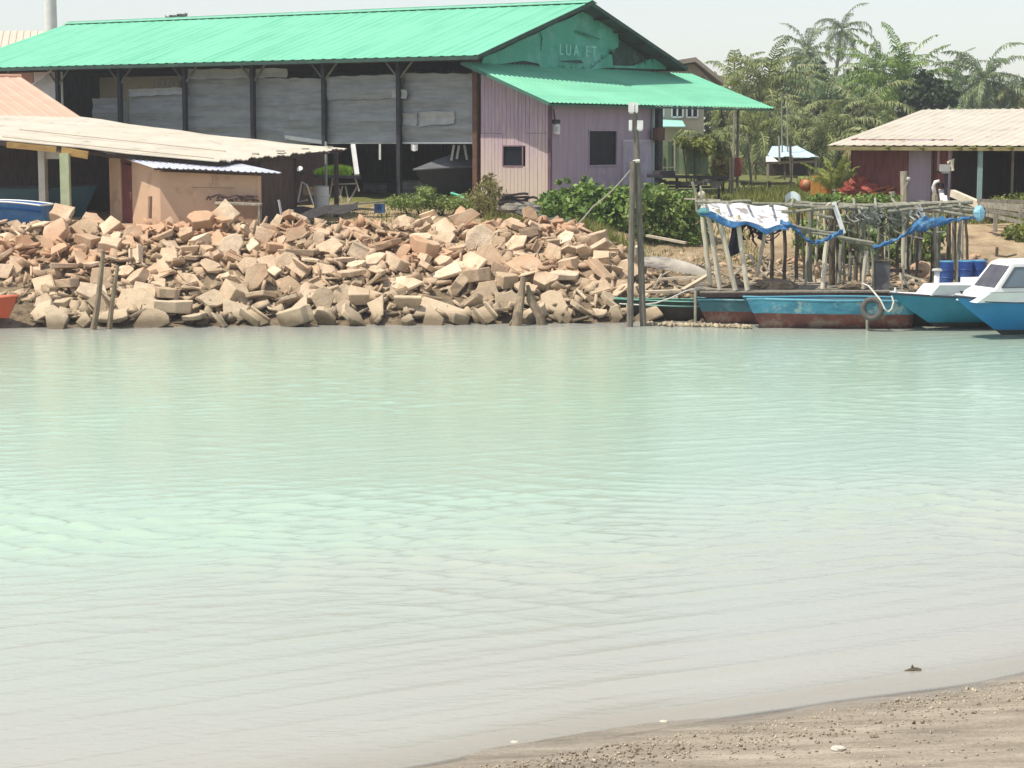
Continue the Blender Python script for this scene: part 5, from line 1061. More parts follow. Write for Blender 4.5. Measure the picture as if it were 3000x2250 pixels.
m.v = [tuple(p) for r_ in cs for p in r_]; m.f = [(5*i+j, 5*i+j+1, 5*i+j+6, 5*i+j+5) for i in range(14) for j in range(4)]; m.mi = [0]*len(m.f); part(CVB.t, 'cover', m, cvr)
# tyre fender
def torus(m, c, nrm, R, r, n=28, k=10):
    nrm = Vector(nrm).normalized(); x = nrm.cross(UP).normalized(); y = nrm.cross(x); vs = []
    for i in range(n):
        a = 2*math.pi*i/n; d = x*math.cos(a)+y*math.sin(a)
        for j in range(k): b = 2*math.pi*j/k; vs.append(Vector(c)+d*(R+r*math.cos(b))+nrm*r*1.15*math.sin(b))
    m.add(vs, [(i*k+j, ((i+1)%n)*k+j, ((i+1)%n)*k+(j+1)%k, i*k+(j+1)%k) for i in range(n) for j in range(k)])
m = M(); torus(m, W(2556,905,58.0), (-.55,-1,.12), .27, .085); solo('tyre', 'old grey tyre hung as a fender on the light blue boat', 'tyre', m, pm('worn_tyre', (.075,.07,.065), (.12,.115,.105), scale=6, rough=.9), smooth=True)
rope_w = pm('white_rope', (.62,.60,.54), (.48,.46,.41), scale=20, rough=.9)
m = M(); m.tube([W(2526,830,59.6), W(2545,838,59), W(2562,858,58.2), W(2580,880,57.8), W(2592,905,57.7), W(2602,914,57.7), W(2612,905,57.8), W(2618,885,57.9), W(2612,866,58)], .025, 6); solo('mooring_rope', 'loose white rope looping over the tyre to the teal speedboat bow', 'rope', m, rope_w)
m = M(); m.tube([W(1815,890,60.9), W(1870,893,60.6), W(1920,888,60.6), W(1965,873,60.6), W(2010,852,60.7), W(2060,842,60.8)], .022, 6); solo('mooring_rope', 'slack pale rope from the longboat up to the platform corner', 'rope', m, rope_w)
# ------------------------------------------------------------------ bamboo platform
pale_b = pm('pale_bamboo', (.66,.60,.48), (.50,.45,.35), scale=3, rough=.8, stretch=(4,4,1), rnd=.15)
grey_b = pm('grey_bamboo', (.33,.325,.255), (.19,.185,.145), scale=3, rough=.85, stretch=(4,4,1), rnd=.2)
dk_b = pm('dark_old_post', (.13,.11,.08), (.08,.065,.05), scale=3, rough=.9, bump=.3)
pf = thing('bamboo_platform', 'ramshackle bamboo fishing platform with bare pole frame above the old boats', 'platform', tuple(W(2350,850,62).xy)+(0,))
DZ = .93
k = 0
for y0 in np.arange(60.6, 64.4, .28):
    m = M(); x0, x1 = W(2052,850,61).x+random.uniform(-.1,.2), W(2640,850,61).x+random.uniform(-.2,.3); m.beam((x0,y0,DZ+random.uniform(-.02,.02)), (x1,y0+random.uniform(-.1,.1),DZ+random.uniform(-.03,.03)), .25, .05); part(pf, 'deck_plank', m, wood_grey)
for px in (2070, 2200, 2330, 2460, 2600):
    for Y in (61.0, 63.8): q = W(px,900,Y); m = M(); m.tube([(q.x,Y,-1.3), (q.x+.03,Y,DZ-.02)], .07, 7, .08); part(pf, 'pile', m, dk_b)
m = M(); m.beam((W(2052,850,60.5).x,60.5,DZ-.09), (W(2640,850,60.5).x,60.5,DZ-.06), .1, .12); part(pf, 'edge_beam', m, wood_dark)
PO = [(2058,628,2080,834,60.9,.075,pale_b),(2075,628,2110,848,60.7,.07,pale_b),(2102,612,2154,850,60.6,.075,pale_b),(2160,630,2190,850,60.7,.075,pale_b),(2244,672,2216,812,62,.06,pale_b),(2088,610,2120,700,61.4,.05,grey_b),
 (2300,640,2299,826,63,.055,dk_b),(2262,650,2262,820,63.5,.06,dk_b),(2375,604,2372,826,62.5,.075,grey_b),(2335,690,2332,820,62.2,.05,grey_b),(2424,690,2410,846,60.8,.07,pale_b),(2436,600,2438,835,62,.10,dk_b),(2465,715,2458,830,61.5,.06,grey_b),
 (2492,740,2489,825,62,.055,grey_b),(2538,735,2528,846,60.8,.065,pale_b),(2522,690,2524,830,62,.055,grey_b),(2556,720,2560,842,61.2,.05,grey_b),(2523,600,2523,690,62.4,.05,grey_b),(2578,605,2568,835,63,.05,grey_b),
 (2655,600,2650,790,63.5,.11,pm('mossy_pole',(.36,.37,.28),(.26,.27,.20),scale=3,rough=.85)),(2705,640,2690,760,64.2,.07,dk_b),(2735,650,2736,790,64.4,.08,dk_b),(2752,600,2750,800,64.2,.05,grey_b),(2780,605,2778,790,64,.07,dk_b),(2792,605,2795,790,64.3,.055,grey_b),(2815,615,2805,830,63,.055,grey_b),(2735,610,2745,830,62,.05,grey_b)]
r8 = random.Random(8)
for k in range(36):
    px = r8.uniform(2290, 2840); Y = r8.uniform(61.5, 64.4); PO.append((px, r8.uniform(598,640), px+r8.uniform(-14,14), r8.uniform(800,835), Y, r8.uniform(.03,.06), r8.choice([grey_b, pale_b, dk_b, dk_b])))
for x0,y0,x1,y1,Y,r,mt in PO:
    a, b = W(x0,y0,Y), W(x1,y1,Y); n = 5; m = M(); m.tube([a.lerp(b, i/n)+V3(random.uniform(-.015,.015),0,0) for i in range(n+1)], r, 8, .10); part(pf, 'post', m, mt)
BE = [(2046,600,2200,588,62.9,.05),(2040,592,2335,606,63.6,.045),(2290,622,2480,606,61.3,.05),(2300,600,2590,614,61.8,.06),(2560,608,2730,596,61.6,.06),(2330,594,2520,604,62.8,.06),(2480,612,2660,594,63.1,.04),(2600,618,2790,606,61.2,.045),(2100,590,2240,602,63.9,.04),(2420,606,2850,592,62.6,.065),(2340,596,2700,604,63.4,.05),(2060,594,2420,600,63,.05),(2560,598,2862,618,62.2,.05),(2690,588,2860,612,63.2,.05),(2680,606,2850,634,61.6,.05),(2330,664,2470,688,60.7,.045),(2320,672,2560,712,60.8,.05),(2455,692,2562,722,60.75,.075),(2400,628,2440,640,61.4,.06),(2036,592,2110,592,61,.05)]
for x0,y0,x1,y1,Y,r in BE:
    a, b = W(x0,y0,Y), W(x1,y1,Y+random.uniform(-.2,.2)); n = 6; m = M(); m.tube([a.lerp(b, i/n)+V3(0,0,random.uniform(-.02,.02)) for i in range(n+1)], r, 7, .12); part(pf, 'roof_pole', m, grey_b)
for k in range(16):
    px, py = r8.uniform(2300, 2800), r8.uniform(592, 680); Y = r8.uniform(61, 63.8); a = W(px, py, Y); b = W(px+r8.uniform(-90,90), py+r8.uniform(-25,45), Y+r8.uniform(-.5,.5)); m = M(); m.tube([a, a.lerp(b,.5)+V3(0,0,r8.uniform(-.05,.05)), b], r8.uniform(.02,.04), 6, .1); part(pf, 'roof_pole', m, r8.choice([grey_b, pale_b, dk_b]))
for px in range(2070, 2860, 62):
    a, b = W(px,604,60.8), W(px+random.uniform(-25,25),602,64.3); b.z = a.z+random.uniform(-.05,.12); m = M(); m.tube([a, b], .04, 7, .1); part(pf, 'roof_pole', m, grey_b)
for x0,y0,x1,y1,Y,w_,mt in ((2442,592,2472,684,60.9,.13,gel_white),(2690,602,2716,654,61.2,.12,gel_white),(2200,745,2208,770,61.5,.06,pale_b),(2385,622,2430,642,61.5,.1,pale_b),(2490,752,2530,752,61.6,.06,grey_b),(2570,790,2700,796,61.8,.10,wood_dark),(2650,805,2700,820,61.6,.06,pale_b),(2645,815,2668,850,61.5,.05,pale_b),(2640,860,2645,810,61.5,.05,pale_b),(2662,822,2745,848,61.4,.05,pale_b),(2500,758,2512,830,61.6,.05,grey_b),(2190,742,2205,762,61.3,.07,pale_b),(2480,672,2510,682,61.5,.05,grey_b),(2052,545,2064,650,61.5,.06,grey_b)):
    a, b = W(x0,y0,Y), W(x1,y1,Y); m = M(); m.beam(a, b, w_, .05, up=(0,1,0)); part(pf, 'batten', m, mt)
# torn netting hung from the frame
def ragged(name, x0, x1, y0, y1, Y, n, mt, wmax, seed):
    r = random.Random(seed); m = M()
    for i in range(n):
        px = r.uniform(x0, x1); Yk = Y+r.uniform(-.6,.6); a = W(px, y0+r.uniform(0,12), Yk); ln = (y1-y0)*r.uniform(.25,1)/97; w = r.uniform(.02, wmax); pts = [a+V3(r.uniform(-.06,.06)*k, r.uniform(-.03,.03), -ln*k/4) for k in range(5)]
        vs = []
        for k, p in enumerate(pts): q = w*(1-.15*k)*r.uniform(.5,1.2); vs += [p-V3(q,0,0), p+V3(q,.03,0)]
        m.add(vs, [(2*k, 2*k+1, 2*k+3, 2*k+2) for k in range(4)])
    for i in range(n//5):
        px = r.uniform(x0, x1); a = W(px, y0+r.uniform(5,(y1-y0)*.6), Y+r.uniform(-.4,.4)); b = a+V3(r.uniform(.3,.8), 0, r.uniform(-.2,.1)); m.tube(catenary(a, b, r.uniform(.05,.25), 6), .018, 5)
    o = part(pf, name, m, mt); o['kind'] = 'stuff'; return o
ragged('torn_net', 2480, 2720, 602, 690, 62, 60, pm('grey_green_net', (.24,.27,.22), (.15,.17,.14), rough=.95), .09, 3)
ragged('torn_net', 2470, 2700, 604, 650, 61.6, 26, pm('pale_rag', (.5,.52,.47), (.36,.38,.34), rough=.95), .07, 4)
ragged('torn_net', 2500, 2700, 602, 660, 62.6, 40, pm('dark_rag', (.04,.045,.05), rough=.95), .13, 5)
ragged('torn_net', 2140, 2290, 640, 720, 62.6, 26, pm('dark_rag2', (.03,.04,.05), rough=.95), .12, 6)
m = M(); a = W(2150,650,61.6)
m.grid(lambda u, v: W(2138+34*u+5*math.sin(v*6), 645+110*v*(1-.15*u), 61.6+.1*math.sin(u*9+v*3)), 6, 10, .02, V3(0,-1,0)); solo('hanging_cloth', 'dark navy cloth hanging between the pale bamboo posts', 'cloth', m, pm('navy_cloth', (.02,.028,.055), (.035,.04,.06), scale=3, rough=.9))
# tarps
tarp_w = pm('white_tarp', (.80,.80,.82), (.72,.72,.74), scale=2, rough=.55, dirt=(.30,.27,.27), dscale=2.6, dlo=.50, dhi=.60, dent=.05, dentscale=2)
tarp_b = pm('blue_tarp', (.055,.20,.42), (.035,.13,.31), scale=2.5, rough=.5, bump=.3, bscale=8, dirt=(.22,.42,.60), dscale=3, dlo=.56, dhi=.66, dent=.06, dentscale=3, trans=.15)
LE = [(2052,614),(2085,622),(2115,636),(2150,645),(2185,648),(2215,654),(2245,666),(2280,660),(2312,668)]
def lerp_px(T, u):
    f = u*(len(T)-1); i = min(int(f), len(T)-2); f -= i; return tuple(T[i][k]+(T[i+1][k]-T[i][k])*f for k in range(len(T[0])))
def tw_(u, v):
    x, y = lerp_px(LE, u); lo = W(x, y, 60.45); hi = W(2056+252*u, 594+8*u, 62.6); return hi.lerp(lo, v)+V3(0, 0, .03*math.sin(u*17+v*5)+.02*math.sin(v*14+u*6))
t = thing('white_tarp', 'dirty white tarpaulin with hanging blue skirt over the bamboo frame', 'tarpaulin', tuple(W(2180,640,61)))
m = M(); m.grid(tw_, 34, 12, .012, UP); part(t, 'sheet', m, tarp_w, True)
m = M(); m.grid(lambda u, v: tw_(u, 1)+V3(.02*math.sin(u*30), -.03-.05*math.sin(u*21)*v-.03*v, -.01-v*(.12+.08*math.sin(u*9+1)*u+.12*(u < .5)*math.sin(u*2*math.pi))), 40, 5, .012, V3(0,-1,0)); part(t, 'blue_skirt', m, tarp_b, True)
m = M(); m.ball(W(2062,622,60.5), (.20,.14,.13), 10, 8, .18); part(t, 'knot', m, pm('teal_bundle', (.12,.30,.32), (.07,.2,.22), scale=6, rough=.8))
def ribbon(name, label, T, Y, mt, seed=1):
    m = M(); n = 46
    def P(u, v): x, y, h = lerp_px(T, u); q = W(x, y, Y+.06*math.sin(u*23+seed)); return q+V3(0, -.05*math.sin(v*math.pi)*(1+math.sin(u*31))-.03*math.sin(v*9+u*40), (v-.5)*-h*.72*(1+.4*math.sin(u*27+seed)*math.sin(u*61))+.02*math.sin(u*75))
    m.grid(P, n, 6, .04, V3(0,-1,0)); return solo(name, label, 'tarpaulin', m, mt, smooth=True)
ribbon('blue_tarp_strip', 'sagging twisted blue tarpaulin strip in the middle of the bamboo frame', [(2285,652,.22),(2325,664,.24),(2345,684,.16),(2368,706,.14),(2390,712,.14),(2420,702,.16),(2445,688,.22),(2470,678,.2)], 60.5, tarp_b, 2)
ribbon('blue_tarp_strip', 'rising blue tarpaulin strip at the far end of the bamboo frame', [(2556,726,.16),(2590,716,.18),(2625,702,.13),(2655,686,.12),(2685,662,.50),(2715,655,.55),(2750,650,.36),(2790,645,.16),(2830,640,.12),(2856,638,.10)], 60.7, tarp_b, 5)
m = M(); m.ball(W(2868,625,60.8), (.17,.15,.22), 12, 9, .14); solo('tarp_bundle', 'knotted pale blue tarpaulin bundle at the frame end', 'tarpaulin', m, pm('pale_blue_tarp', (.28,.52,.62), (.18,.38,.5), scale=5, rough=.6))
# things on the platform and shore
netm = pm('net_heap', (.30,.24,.17), (.17,.135,.10), scale=8, rough=.95, bump=.8, bscale=14)
for (px,py,Y,w,h,lab) in ((2270,826,61.4,.62,.22,'heap of brown fishing net on the platform under the white tarpaulin'),(2130,826,62.2,.55,.20,'tan heap of net behind the slanting pale posts'),(2500,836,61.6,.5,.16,'flat net heap near the middle of the platform')):
    c = W(px,py,Y); m = M(); m.ball((c.x,Y,DZ+h*.45), (w,.45,h), 16, 9, .22)
    for k in range(8): a = random.random()*6.28; m.tube(catenary(V3(c.x+w*.9*math.cos(a),Y-.35,DZ+.07), V3(c.x+w*.4*math.cos(a+1.5),Y-.3,DZ+h*1.1), -.05, 6), .025, 5)
    solo('net_heap', lab, 'fishing net', m, netm)
t = thing('grey_tank', 'dark grey box tank standing on the platform near the tyre', 'tank', tuple(W(2582,840,61.3).xy)+(DZ,))
q = worg(t); m = M(); m.box(q+V3(0,0,.42), (.42,.4,.84)); part(t, 'tank_body', m, pm('tank_grey', (.16,.165,.17), (.10,.10,.105), scale=3, rough=.8))
m = M(); m.box(q+V3(0,0,.87), (.46,.44,.05)); part(t, 'lid', m, dk_b)
def drum(name, label, c, r, h, mt, mt2, group=None):
    t = thing(name, label, 'barrel', tuple(c), group); c = Vector(c); m = M(); m.tube([c, c+UP*h*.02, c+UP*h*.33, c+UP*h*.35, c+UP*h*.37, c+UP*h*.64, c+UP*h*.66, c+UP*h*.68, c+UP*h*.98, c+UP*h], [r*.96,r,r,r*1.05,r,r,r*1.05,r,r,r*.96], 20); part(t, 'barrel_body', m, mt)
    m = M(); torus(m, c+UP*h, UP+V3(.001,0,0), r*.93, .025, 20, 6); m.tube([c+UP*(h-.02), c+UP*(h-.005)], r*.9, 20); part(t, 'rim', m, mt2); return t
blu = pm('blue_plastic', (.02,.07,.27), (.015,.05,.20), scale=3, rough=.5, dirt=(.08,.16,.35), dlo=.55, dhi=.7); blu2 = pm('light_blue_rim', (.10,.30,.50), rough=.5)
for i, (px, r, lab) in enumerate(((2772,.20,'narrow blue barrel behind the white bollard'),(2832,.21,'blue barrel left of the cabin boat windscreen'),(2874,.23,'blue barrel partly hidden by the cabin boat'))):
    p = W(px, 838, 60.2); drum('blue_barrel', lab, (p.x, p.y+.2*i, max(.55, p.z)), r, .72, blu, blu2, 'blue barrels on the shore')
t = thing('white_bollard', 'white mushroom topped bollard post beside the blue barrels', 'bollard', tuple(W(2744,845,59.6)))
c = worg(t); m = M(); m.tube([c-UP*.5, c+UP*.5], .085, 14); part(t, 'post', m, gel_white, True); m = M(); m.tube([c+UP*.5, c+UP*.53, c+UP*.58], [.15,.16,.12], 14); part(t, 'cap', m, pm('cap_grey', (.45,.45,.42), rough=.7))
m = M(); m.ball(W(2695,790,63), (.30,.22,.26), 12, 8, .12); solo('boulder', 'round tan boulder behind the wooden trestle on the shore', 'rock', m, stone)
m = M(); m.ball(W(2402,790,63.5), (.24,.2,.24), 12, 8, .12); solo('boulder', 'pale round boulder seen between the platform posts', 'rock', m, stone)
# mooring poles with lamps
pole_m = pm('grey_pole_wood', (.22,.195,.16), (.11,.095,.08), scale=3, rough=.9, stretch=(5,5,.8), bump=.4)
t = thing('lamp_pole', 'tall weathered pole carrying white lamps before the purple end wall', 'lamp post', tuple(W(1884,955,59.6).xy)+(0,))
m = M(); m.tube([W(1888,1010,59.6), W(1882,900,59.6), W(1876,700,59.7), W(1869,520,59.7), W(1860,318,59.8)], [.10,.097,.092,.085,.075], 10, .05); part(t, 'pole', m, pole_m)
lampw = pm('lamp_white', (.82,.80,.78), rough=.4)
for (px,py,w,h) in ((1850,314,.17,.28),(1865,314,.08,.26),(1847,366,.09,.28),(1875,366,.17,.26)):
    c = W(px,py,59.66); m = M(); m.box(c, (w,.12,h)); m.box(c+V3(0,.0,-h/2-.02), (w*.7,.09,.04)); part(t, 'lamp', m, lampw)
m = M(); m.tube([W(1855,474,59.62), W(1874,471,59.62)], .05, 8); part(t, 'collar', m, rope_w)
m = M(); m.tube([W(1842,1010,59.4), W(1846,930,59.4), W(1850,700,59.5), W(1854,472,59.6)], [.10,.095,.085,.08], 10, .06); solo('mooring_pole', 'shorter weathered pole leaning beside the lamp pole', 'pole', m, pole_m)
m = M(); m.tube(catenary(W(1866,472,59.6), W(1738,604,66.5), .12), .02, 6); m.tube(catenary(W(1738,604,66.5), W(1690,660,67.2), .02, 4), .02, 6); solo('stay_rope', 'straight grey stay rope from the pole collar down into the leafy shrub', 'rope', m, rope_w)
m = M(); m.tube([W(2037,975,60.0), W(2038,850,60.2)], .045, 7, .1); solo('boat_pole', 'thin grey pole between the longboat and the shaded teal boat', 'pole', m, grey_b)
m = M(); m.tube([W(2541,975,58.3), W(2541,930,58.4)], .05, 7, .1); solo('boat_pole', 'short pole standing in the water below the tyre', 'pole', m, grey_b)
for (a, b, w, lab) in (((1895,690,68),(2010,712,67.5),.12,'long sun bleached plank lying above the grey canoe'),((1890,855,62.8),(2060,850,62.6),.22,'broad pale plank along the mud behind the longboat'),((1990,822,63.6),(2080,805,63.4),.12,'short tilted plank near the first bamboo post'),((1930,818,64),(2030,812,63.8),.14,'pale plank below the grey canoe'),((2000,850,62.4),(2085,800,63),.10,'slanting board resting against the platform corner')):
    p, q = W(*a), W(*b); p.z = max(p.z, gz(p.x,p.y)+.06); q.z = max(q.z, gz(q.x,q.y)+.08); m = M(); m.beam(p, q, w*2, .07); solo('plank', lab, 'plank', m, pm('bleached_plank', (.56,.48,.36), (.42,.35,.26), scale=3, rough=.9, stretch=(1,4,4)))
# ------------------------------------------------------------------ clutter on the bank
drum('white_drum', 'white ribbed drum standing by the brown plank wall', tuple(W(942,592,73.4).xy)+(GZ-.15,), .27, .98, white_paint, pm('drum_rim', (.55,.54,.5), rough=.6))
t = thing('seedling_table', 'trestle table with a black tray of bright green grass', 'table', tuple(W(988,560,74.6).xy)+(GZ-.1,))
a, b = W(922,516,74.6), W(1056,518,74.6); m = M(); m.beam(a, b, .8, .10); tray = part(t, 'tray', m, dark_steel)
r_ = np.random.default_rng(5); n = 2600; X = r_.uniform(a.x+.05, b.x-.35, n); Yg = r_.uniform(74.25, 74.95, n); hh = r_.uniform(.12,.36,n)*(.6+.6*np.sin((X-a.x)/(b.x-a.x)*3.1)); th_ = r_.uniform(0,6.28,n); cz = np.full(n, a.z+.03); w_ = .016
c = np.stack([X,Yg,cz],-1); sx = np.stack([np.cos(th_)*w_, np.sin(th_)*w_, 0*X],-1); ln = np.stack([r_.normal(0,.06,n), r_.normal(0,.05,n), hh],-1)
Vg = np.stack([c-sx, c+sx, c+ln*.6+sx*.7, c+ln],1).reshape(-1,3)-np.array(worg(tray)); o = npobj('seedlings', npmesh('seedlings', Vg, np.arange(4*n).reshape(-1,4), leaf_mat('seedling', (.12,.24,.02), (.20,.36,.04), (.32,.46,.08), 2.)), parent=tray); o['kind'] = 'stuff'
for (x0,y0,x1,y1) in ((975,520,962,596),(985,530,1003,590),(1003,545,990,596),(1012,545,1022,596),(1045,548,1020,596),(1040,522,1052,560),(975,540,1042,538)):
    m = M(); m.beam(W(x0,y0,74.5), W(x1,y1,74.3), .05, .05); part(t, 'trestle_leg', m, pm('pale_stick', (.55,.48,.38), (.40,.34,.26), rough=.9))
m = M(); m.tube([W(955,415,73.8), W(956,600,73.8)], .045, 8); solo('thin_post', 'thin grey post in front of the tray of green grass', 'post', m, pm('grey_post', (.36,.38,.36), rough=.7))
m = M(); m.beam(W(1034,424,78.6), W(1046,512,78.0), .16, .12); solo('white_prop', 'thick white slanting prop inside the boat shed opening', 'prop', m, white_paint)
m = M(); m.beam(W(1113,422,79.4), W(1113,468,79.4), .08, .06); solo('hanging_pipe', 'short white pipe hanging under the grey sheets', 'pipe', m, white_paint)
m = M(); m.grid(lambda u, v: W(1204+20*u, 421+19*v+3*math.sin(u*3), 77.3+.03*math.sin(u*8)), 4, 5, .015, V3(0,-1,0)); solo('white_rag', 'white rag hanging from the sheet edge by the boat shed post', 'cloth', m, white_paint)
m = M()
for (x0,y0,x1,y1) in ((1330,424,1322,470),(1345,426,1338,466),(1360,424,1368,468)): m.beam(W(x0,y0,79), W(x1,y1,79), .09, .05)
solo('leaning_boards', 'pale boards leaning in the dark behind the covered boat', 'boards', m, grey_pale)
t = thing('broken_chair', 'broken white chair frame with a tan board by the brown wall', 'chair', tuple(W(890,590,72.6).xy)+(LG+.2,))
for (x0,y0,x1,y1) in ((884,532,872,592),(898,540,918,600),(886,534,900,545),(872,592,900,586)): m = M(); m.beam(W(x0,y0,72.6), W(x1,y1,72.4), .05, .04); part(t, 'frame_bar', m, white_paint)
m = M(); m.prism([W(888,545,72.7), W(922,548,72.7), W(922,572,72.7), W(888,572,72.7)], V3(0,.04,0)); part(t, 'seat_board', m, wood_tan)
t = thing('dark_lamp', 'small dark spotlight with pale face fixed to the brown post', 'lamp', tuple(W(882,498,70.8)))
c = worg(t); m = M(); m.tube([c+V3(.06,.08,-.1), c+V3(-.03,-.08,.03)], [.10,.13], 10); part(t, 'housing', m, dark_steel); m = M(); m.tube([c+V3(-.031,-.085,.032), c+V3(-.035,-.095,.036)], .11, 10); part(t, 'lens', m, white_paint)
t = thing('blue_crate', 'small blue plastic crate at the edge of the rubble by the bushes', 'crate', tuple(W(1112,592,72.6).xy)+(gz(W(1112,592,72.6).x,72.6)+.15,)); c = worg(t)
m = M()
for (dx,dy,sx_,sy_) in ((-.17,0,.02,.3),(.17,0,.02,.3),(0,-.14,.32,.02),(0,.14,.32,.02)): m.box(c+V3(dx,dy,.16), (sx_,sy_,.32))
m.box(c+V3(0,0,.02), (.31,.25,.03)); part(t, 'crate_body', m, pm('crate_blue', (.05,.14,.32), (.035,.1,.25), rough=.6)); m = M(); m.box(c+V3(0,-.155,.18), (.14,.008,.14)); part(t, 'crate_panel', m, pm('crate_panel', (.02,.05,.16), rough=.5))
for px, py, Y, lab in ((1085,596,72,'pale plank lying before the trestle table'),(1040,600,72,'bleached board beside the blue crate')):
    m = M(); a = W(px-55,py+3,Y); b = W(px+45,py-6,Y+.6); m.beam(a, b, .16, .05); solo('plank', lab, 'plank', m, wood_grey)
# black mats on stones, dark pipes
mt_ = pm('black_mat', (.045,.04,.045), (.07,.06,.065), scale=4, rough=.9)
t = thing('mat_stack', 'stack of dark rubber mats lying on grey stones by the leafy shrub', 'mats', tuple(W(1515,600,69.5)))
for k, (x0,x1,y,dx) in enumerate(((1458,1545,590,0),(1462,1548,582,.1),(1470,1550,574,.05),(1478,1548,566,0),(1530,1575,578,.2))):
    a, b = W(x0,y,69.5+dx), W(x1,y-2,69.6+dx); m = M(); m.grid(lambda u, v, a=a, b=b, k=k: a.lerp(b, u)+V3(0,(v-.5)*.8,.03*math.sin(u*5+k)+.02*math.cos(v*4)-.05*(u-.5)**2*4), 8, 4, .06, UP); part(t, 'mat', m, mt_)
m = M(); m.ball(W(1500,607,69.4), (.52,.45,.19), 14, 8, .15); part(t, 'base_stone', m, pm('grey_stone', (.26,.24,.20), (.17,.155,.13), scale=3, rough=.95))
m = M(); m.ball(W(1550,612,69.2), (.40,.4,.2), 12, 8, .2); part(t, 'base_stone', m, pm('grey_stone2', (.22,.215,.19), (.14,.135,.12), scale=3, rough=.95))
for k in range(9):
    y = 618+4.2*k; a, b = W(1490+9*k, y-6, 69.3-.12*k), W(1600+8*k+random.uniform(-20,20), y+20, 68.6-.1*k); m = M(); m.tube([a, a.lerp(b,.5)+UP*.03, b], .055, 7, .1)
    solo('old_pole', 'dark pole of the loose pile below the black mats', 'pole', m, pm('dark_pile', (.10,.105,.095), (.055,.06,.055), scale=3, rough=.9) if k == 0 else bpy.data.materials['dark_pile'], group='dark poles piled below the mats')
m = M(); m.grid(lambda u, v: W(1580+95*u, 632+12*u+26*v, 68.2)+V3(0,.6*(1-v),.05*math.sin(u*14+v*6)), 16, 8, .03, UP); solo('dark_netting', 'dark green netting crumpled at the end of the pole pile', 'netting', m, pm('crumpled_net', (.05,.10,.085), (.03,.06,.055), scale=5, rough=.9, dirt=(.14,.2,.18), dlo=.55, dhi=.65))
m = M(); m.tube([W(1322,566,74), W(1350,575,73.6), W(1368,588,73.4)], .05, 7); solo('green_hose', 'bright green hose end lying on the low green bush', 'hose', m, pm('mint_hose', (.12,.50,.33), rough=.5))
# black bench under the lean-to
t = thing('dark_workbench', 'long black workbench with clutter under the lean-to roof', 'workbench', tuple(W(2005,545,79).xy)+(GZ+.1,))
a, b = W(1918,516,78), W(2112,521,80); m = M(); m.beam(a, b, .9, .12); part(t, 'benchtop', m, dark_steel); m = M(); m.beam(W(1918,546,78.3), W(2090,548,80), .7, .08); part(t, 'shelf', m, dark_steel)
for u in (.03,.33,.66,.97): q = a.lerp(b,u); m = M(); m.beam(q-UP*.06, V3(q.x,q.y,GZ-.1), .1, .1); part(t, 'leg', m, dark_steel)
m = M(); m.box(W(1945,508,78.3), (.7,.5,.2), .5); part(t, 'toolbox', m, mt_); m = M(); m.prism([W(2078,530,79.4), W(2118,530,79.6), W(2108,552,79.6), W(2084,552,79.4)], V3(0,.1,0)); part(t, 'panel', m, pm('bench_grey', (.22,.21,.19), rough=.9))
m = M()
for k in range(12): q = W(1930+13*k, 535+random.uniform(-4,5), 78.6); m.box(q, (.16,.3,.14), random.random())
part(t, 'clutter', m, pm('dark_clutter', (.10,.095,.09), (.05,.05,.05), rough=.9))['kind'] = 'stuff'
# thin poles and rails in the grass
for x0,y0,x1,y1,Y,r,lab in ((2152,322,2146,560,86,.05,'straight grey pole standing in the grass under the lean-to roof corner'),(2188,390,2202,545,92,.06,'leaning pale stick in front of the olive palms'),(2290,270,2292,480,112,.045,'tall thin grey pole, first of a close pair among the palms'),(2306,272,2308,480,112,.045,'tall thin grey pole, second of a close pair among the palms'),(2282,400,2284,482,108,.05,'short pale pole before the pale blue shelter'),(2315,420,2318,540,100,.06,'thin dark post rising from the low grass rail'),(2140,460,2142,570,84,.06,'dark post in the grass behind the black workbench'),(1977,410,1978,520,100,.06,'pale post holding the green net fence')):
    m = M(); m.tube([W(x0,y0,Y), W(x1,y1,Y)], r, 7, .05); solo('thin_pole', lab, 'pole', m, dk_b if 'dark' in lab else grey_b)
m = M(); m.prism([W(2146,462,86.4), W(2172,462,86.4), W(2172,515,86.4), W(2148,520,86.4)], V3(0,.06,0)); solo('red_board', 'narrow red board leaning on the straight grey pole', 'board', m, pm('red_board', (.30,.08,.06), (.2,.05,.04), rough=.8))
for (x0,y0,x1,y1,Y,lab,ps) in ((2205,478,2385,474,106,'weathered rail fence before the pale blue shelter',(2215,2300,2375)),(2170,538,2330,538,90,'low dark rail in the tall grass',(2180,2252,2315))):
    t = thing('rail_fence', lab, 'fence', tuple(W((x0+x1)/2,y0+20,Y))); m = M(); m.beam(W(x0,y0,Y), W(x1,y1,Y), .09, .12); part(t, 'rail', m, dk_b)
    for px in ps: q = W(px,y0,Y); m = M(); m.beam(q+V3(0,.09,.1), V3(q.x,q.y+.09,gz(q.x,q.y)-.1), .09); part(t, 'fence_post', m, dk_b)
t = thing('net_fence', 'greenish net fence panel behind the black workbench', 'fence', tuple(W(2020,470,101))); m = M(); m.grid(lambda u, v: W(1925+150*u, 415+95*v, 101+.1*math.sin(u*20)), 14, 5, .02, V3(0,-1,0)); part(t, 'net', m, pm('green_fence_net', (.13,.18,.10), (.10,.14,.09), scale=1.2, rough=.9, dirt=(.24,.28,.14), dlo=.5, dhi=.7))
m = M(); m.beam(W(1925,415,100.8), W(1925,520,100.8), .1); part(t, 'fence_post', m, grey_b); m = M(); m.beam(W(1925,492,100.8), W(1975,490,100.8), .07); part(t, 'rail', m, grey_b)
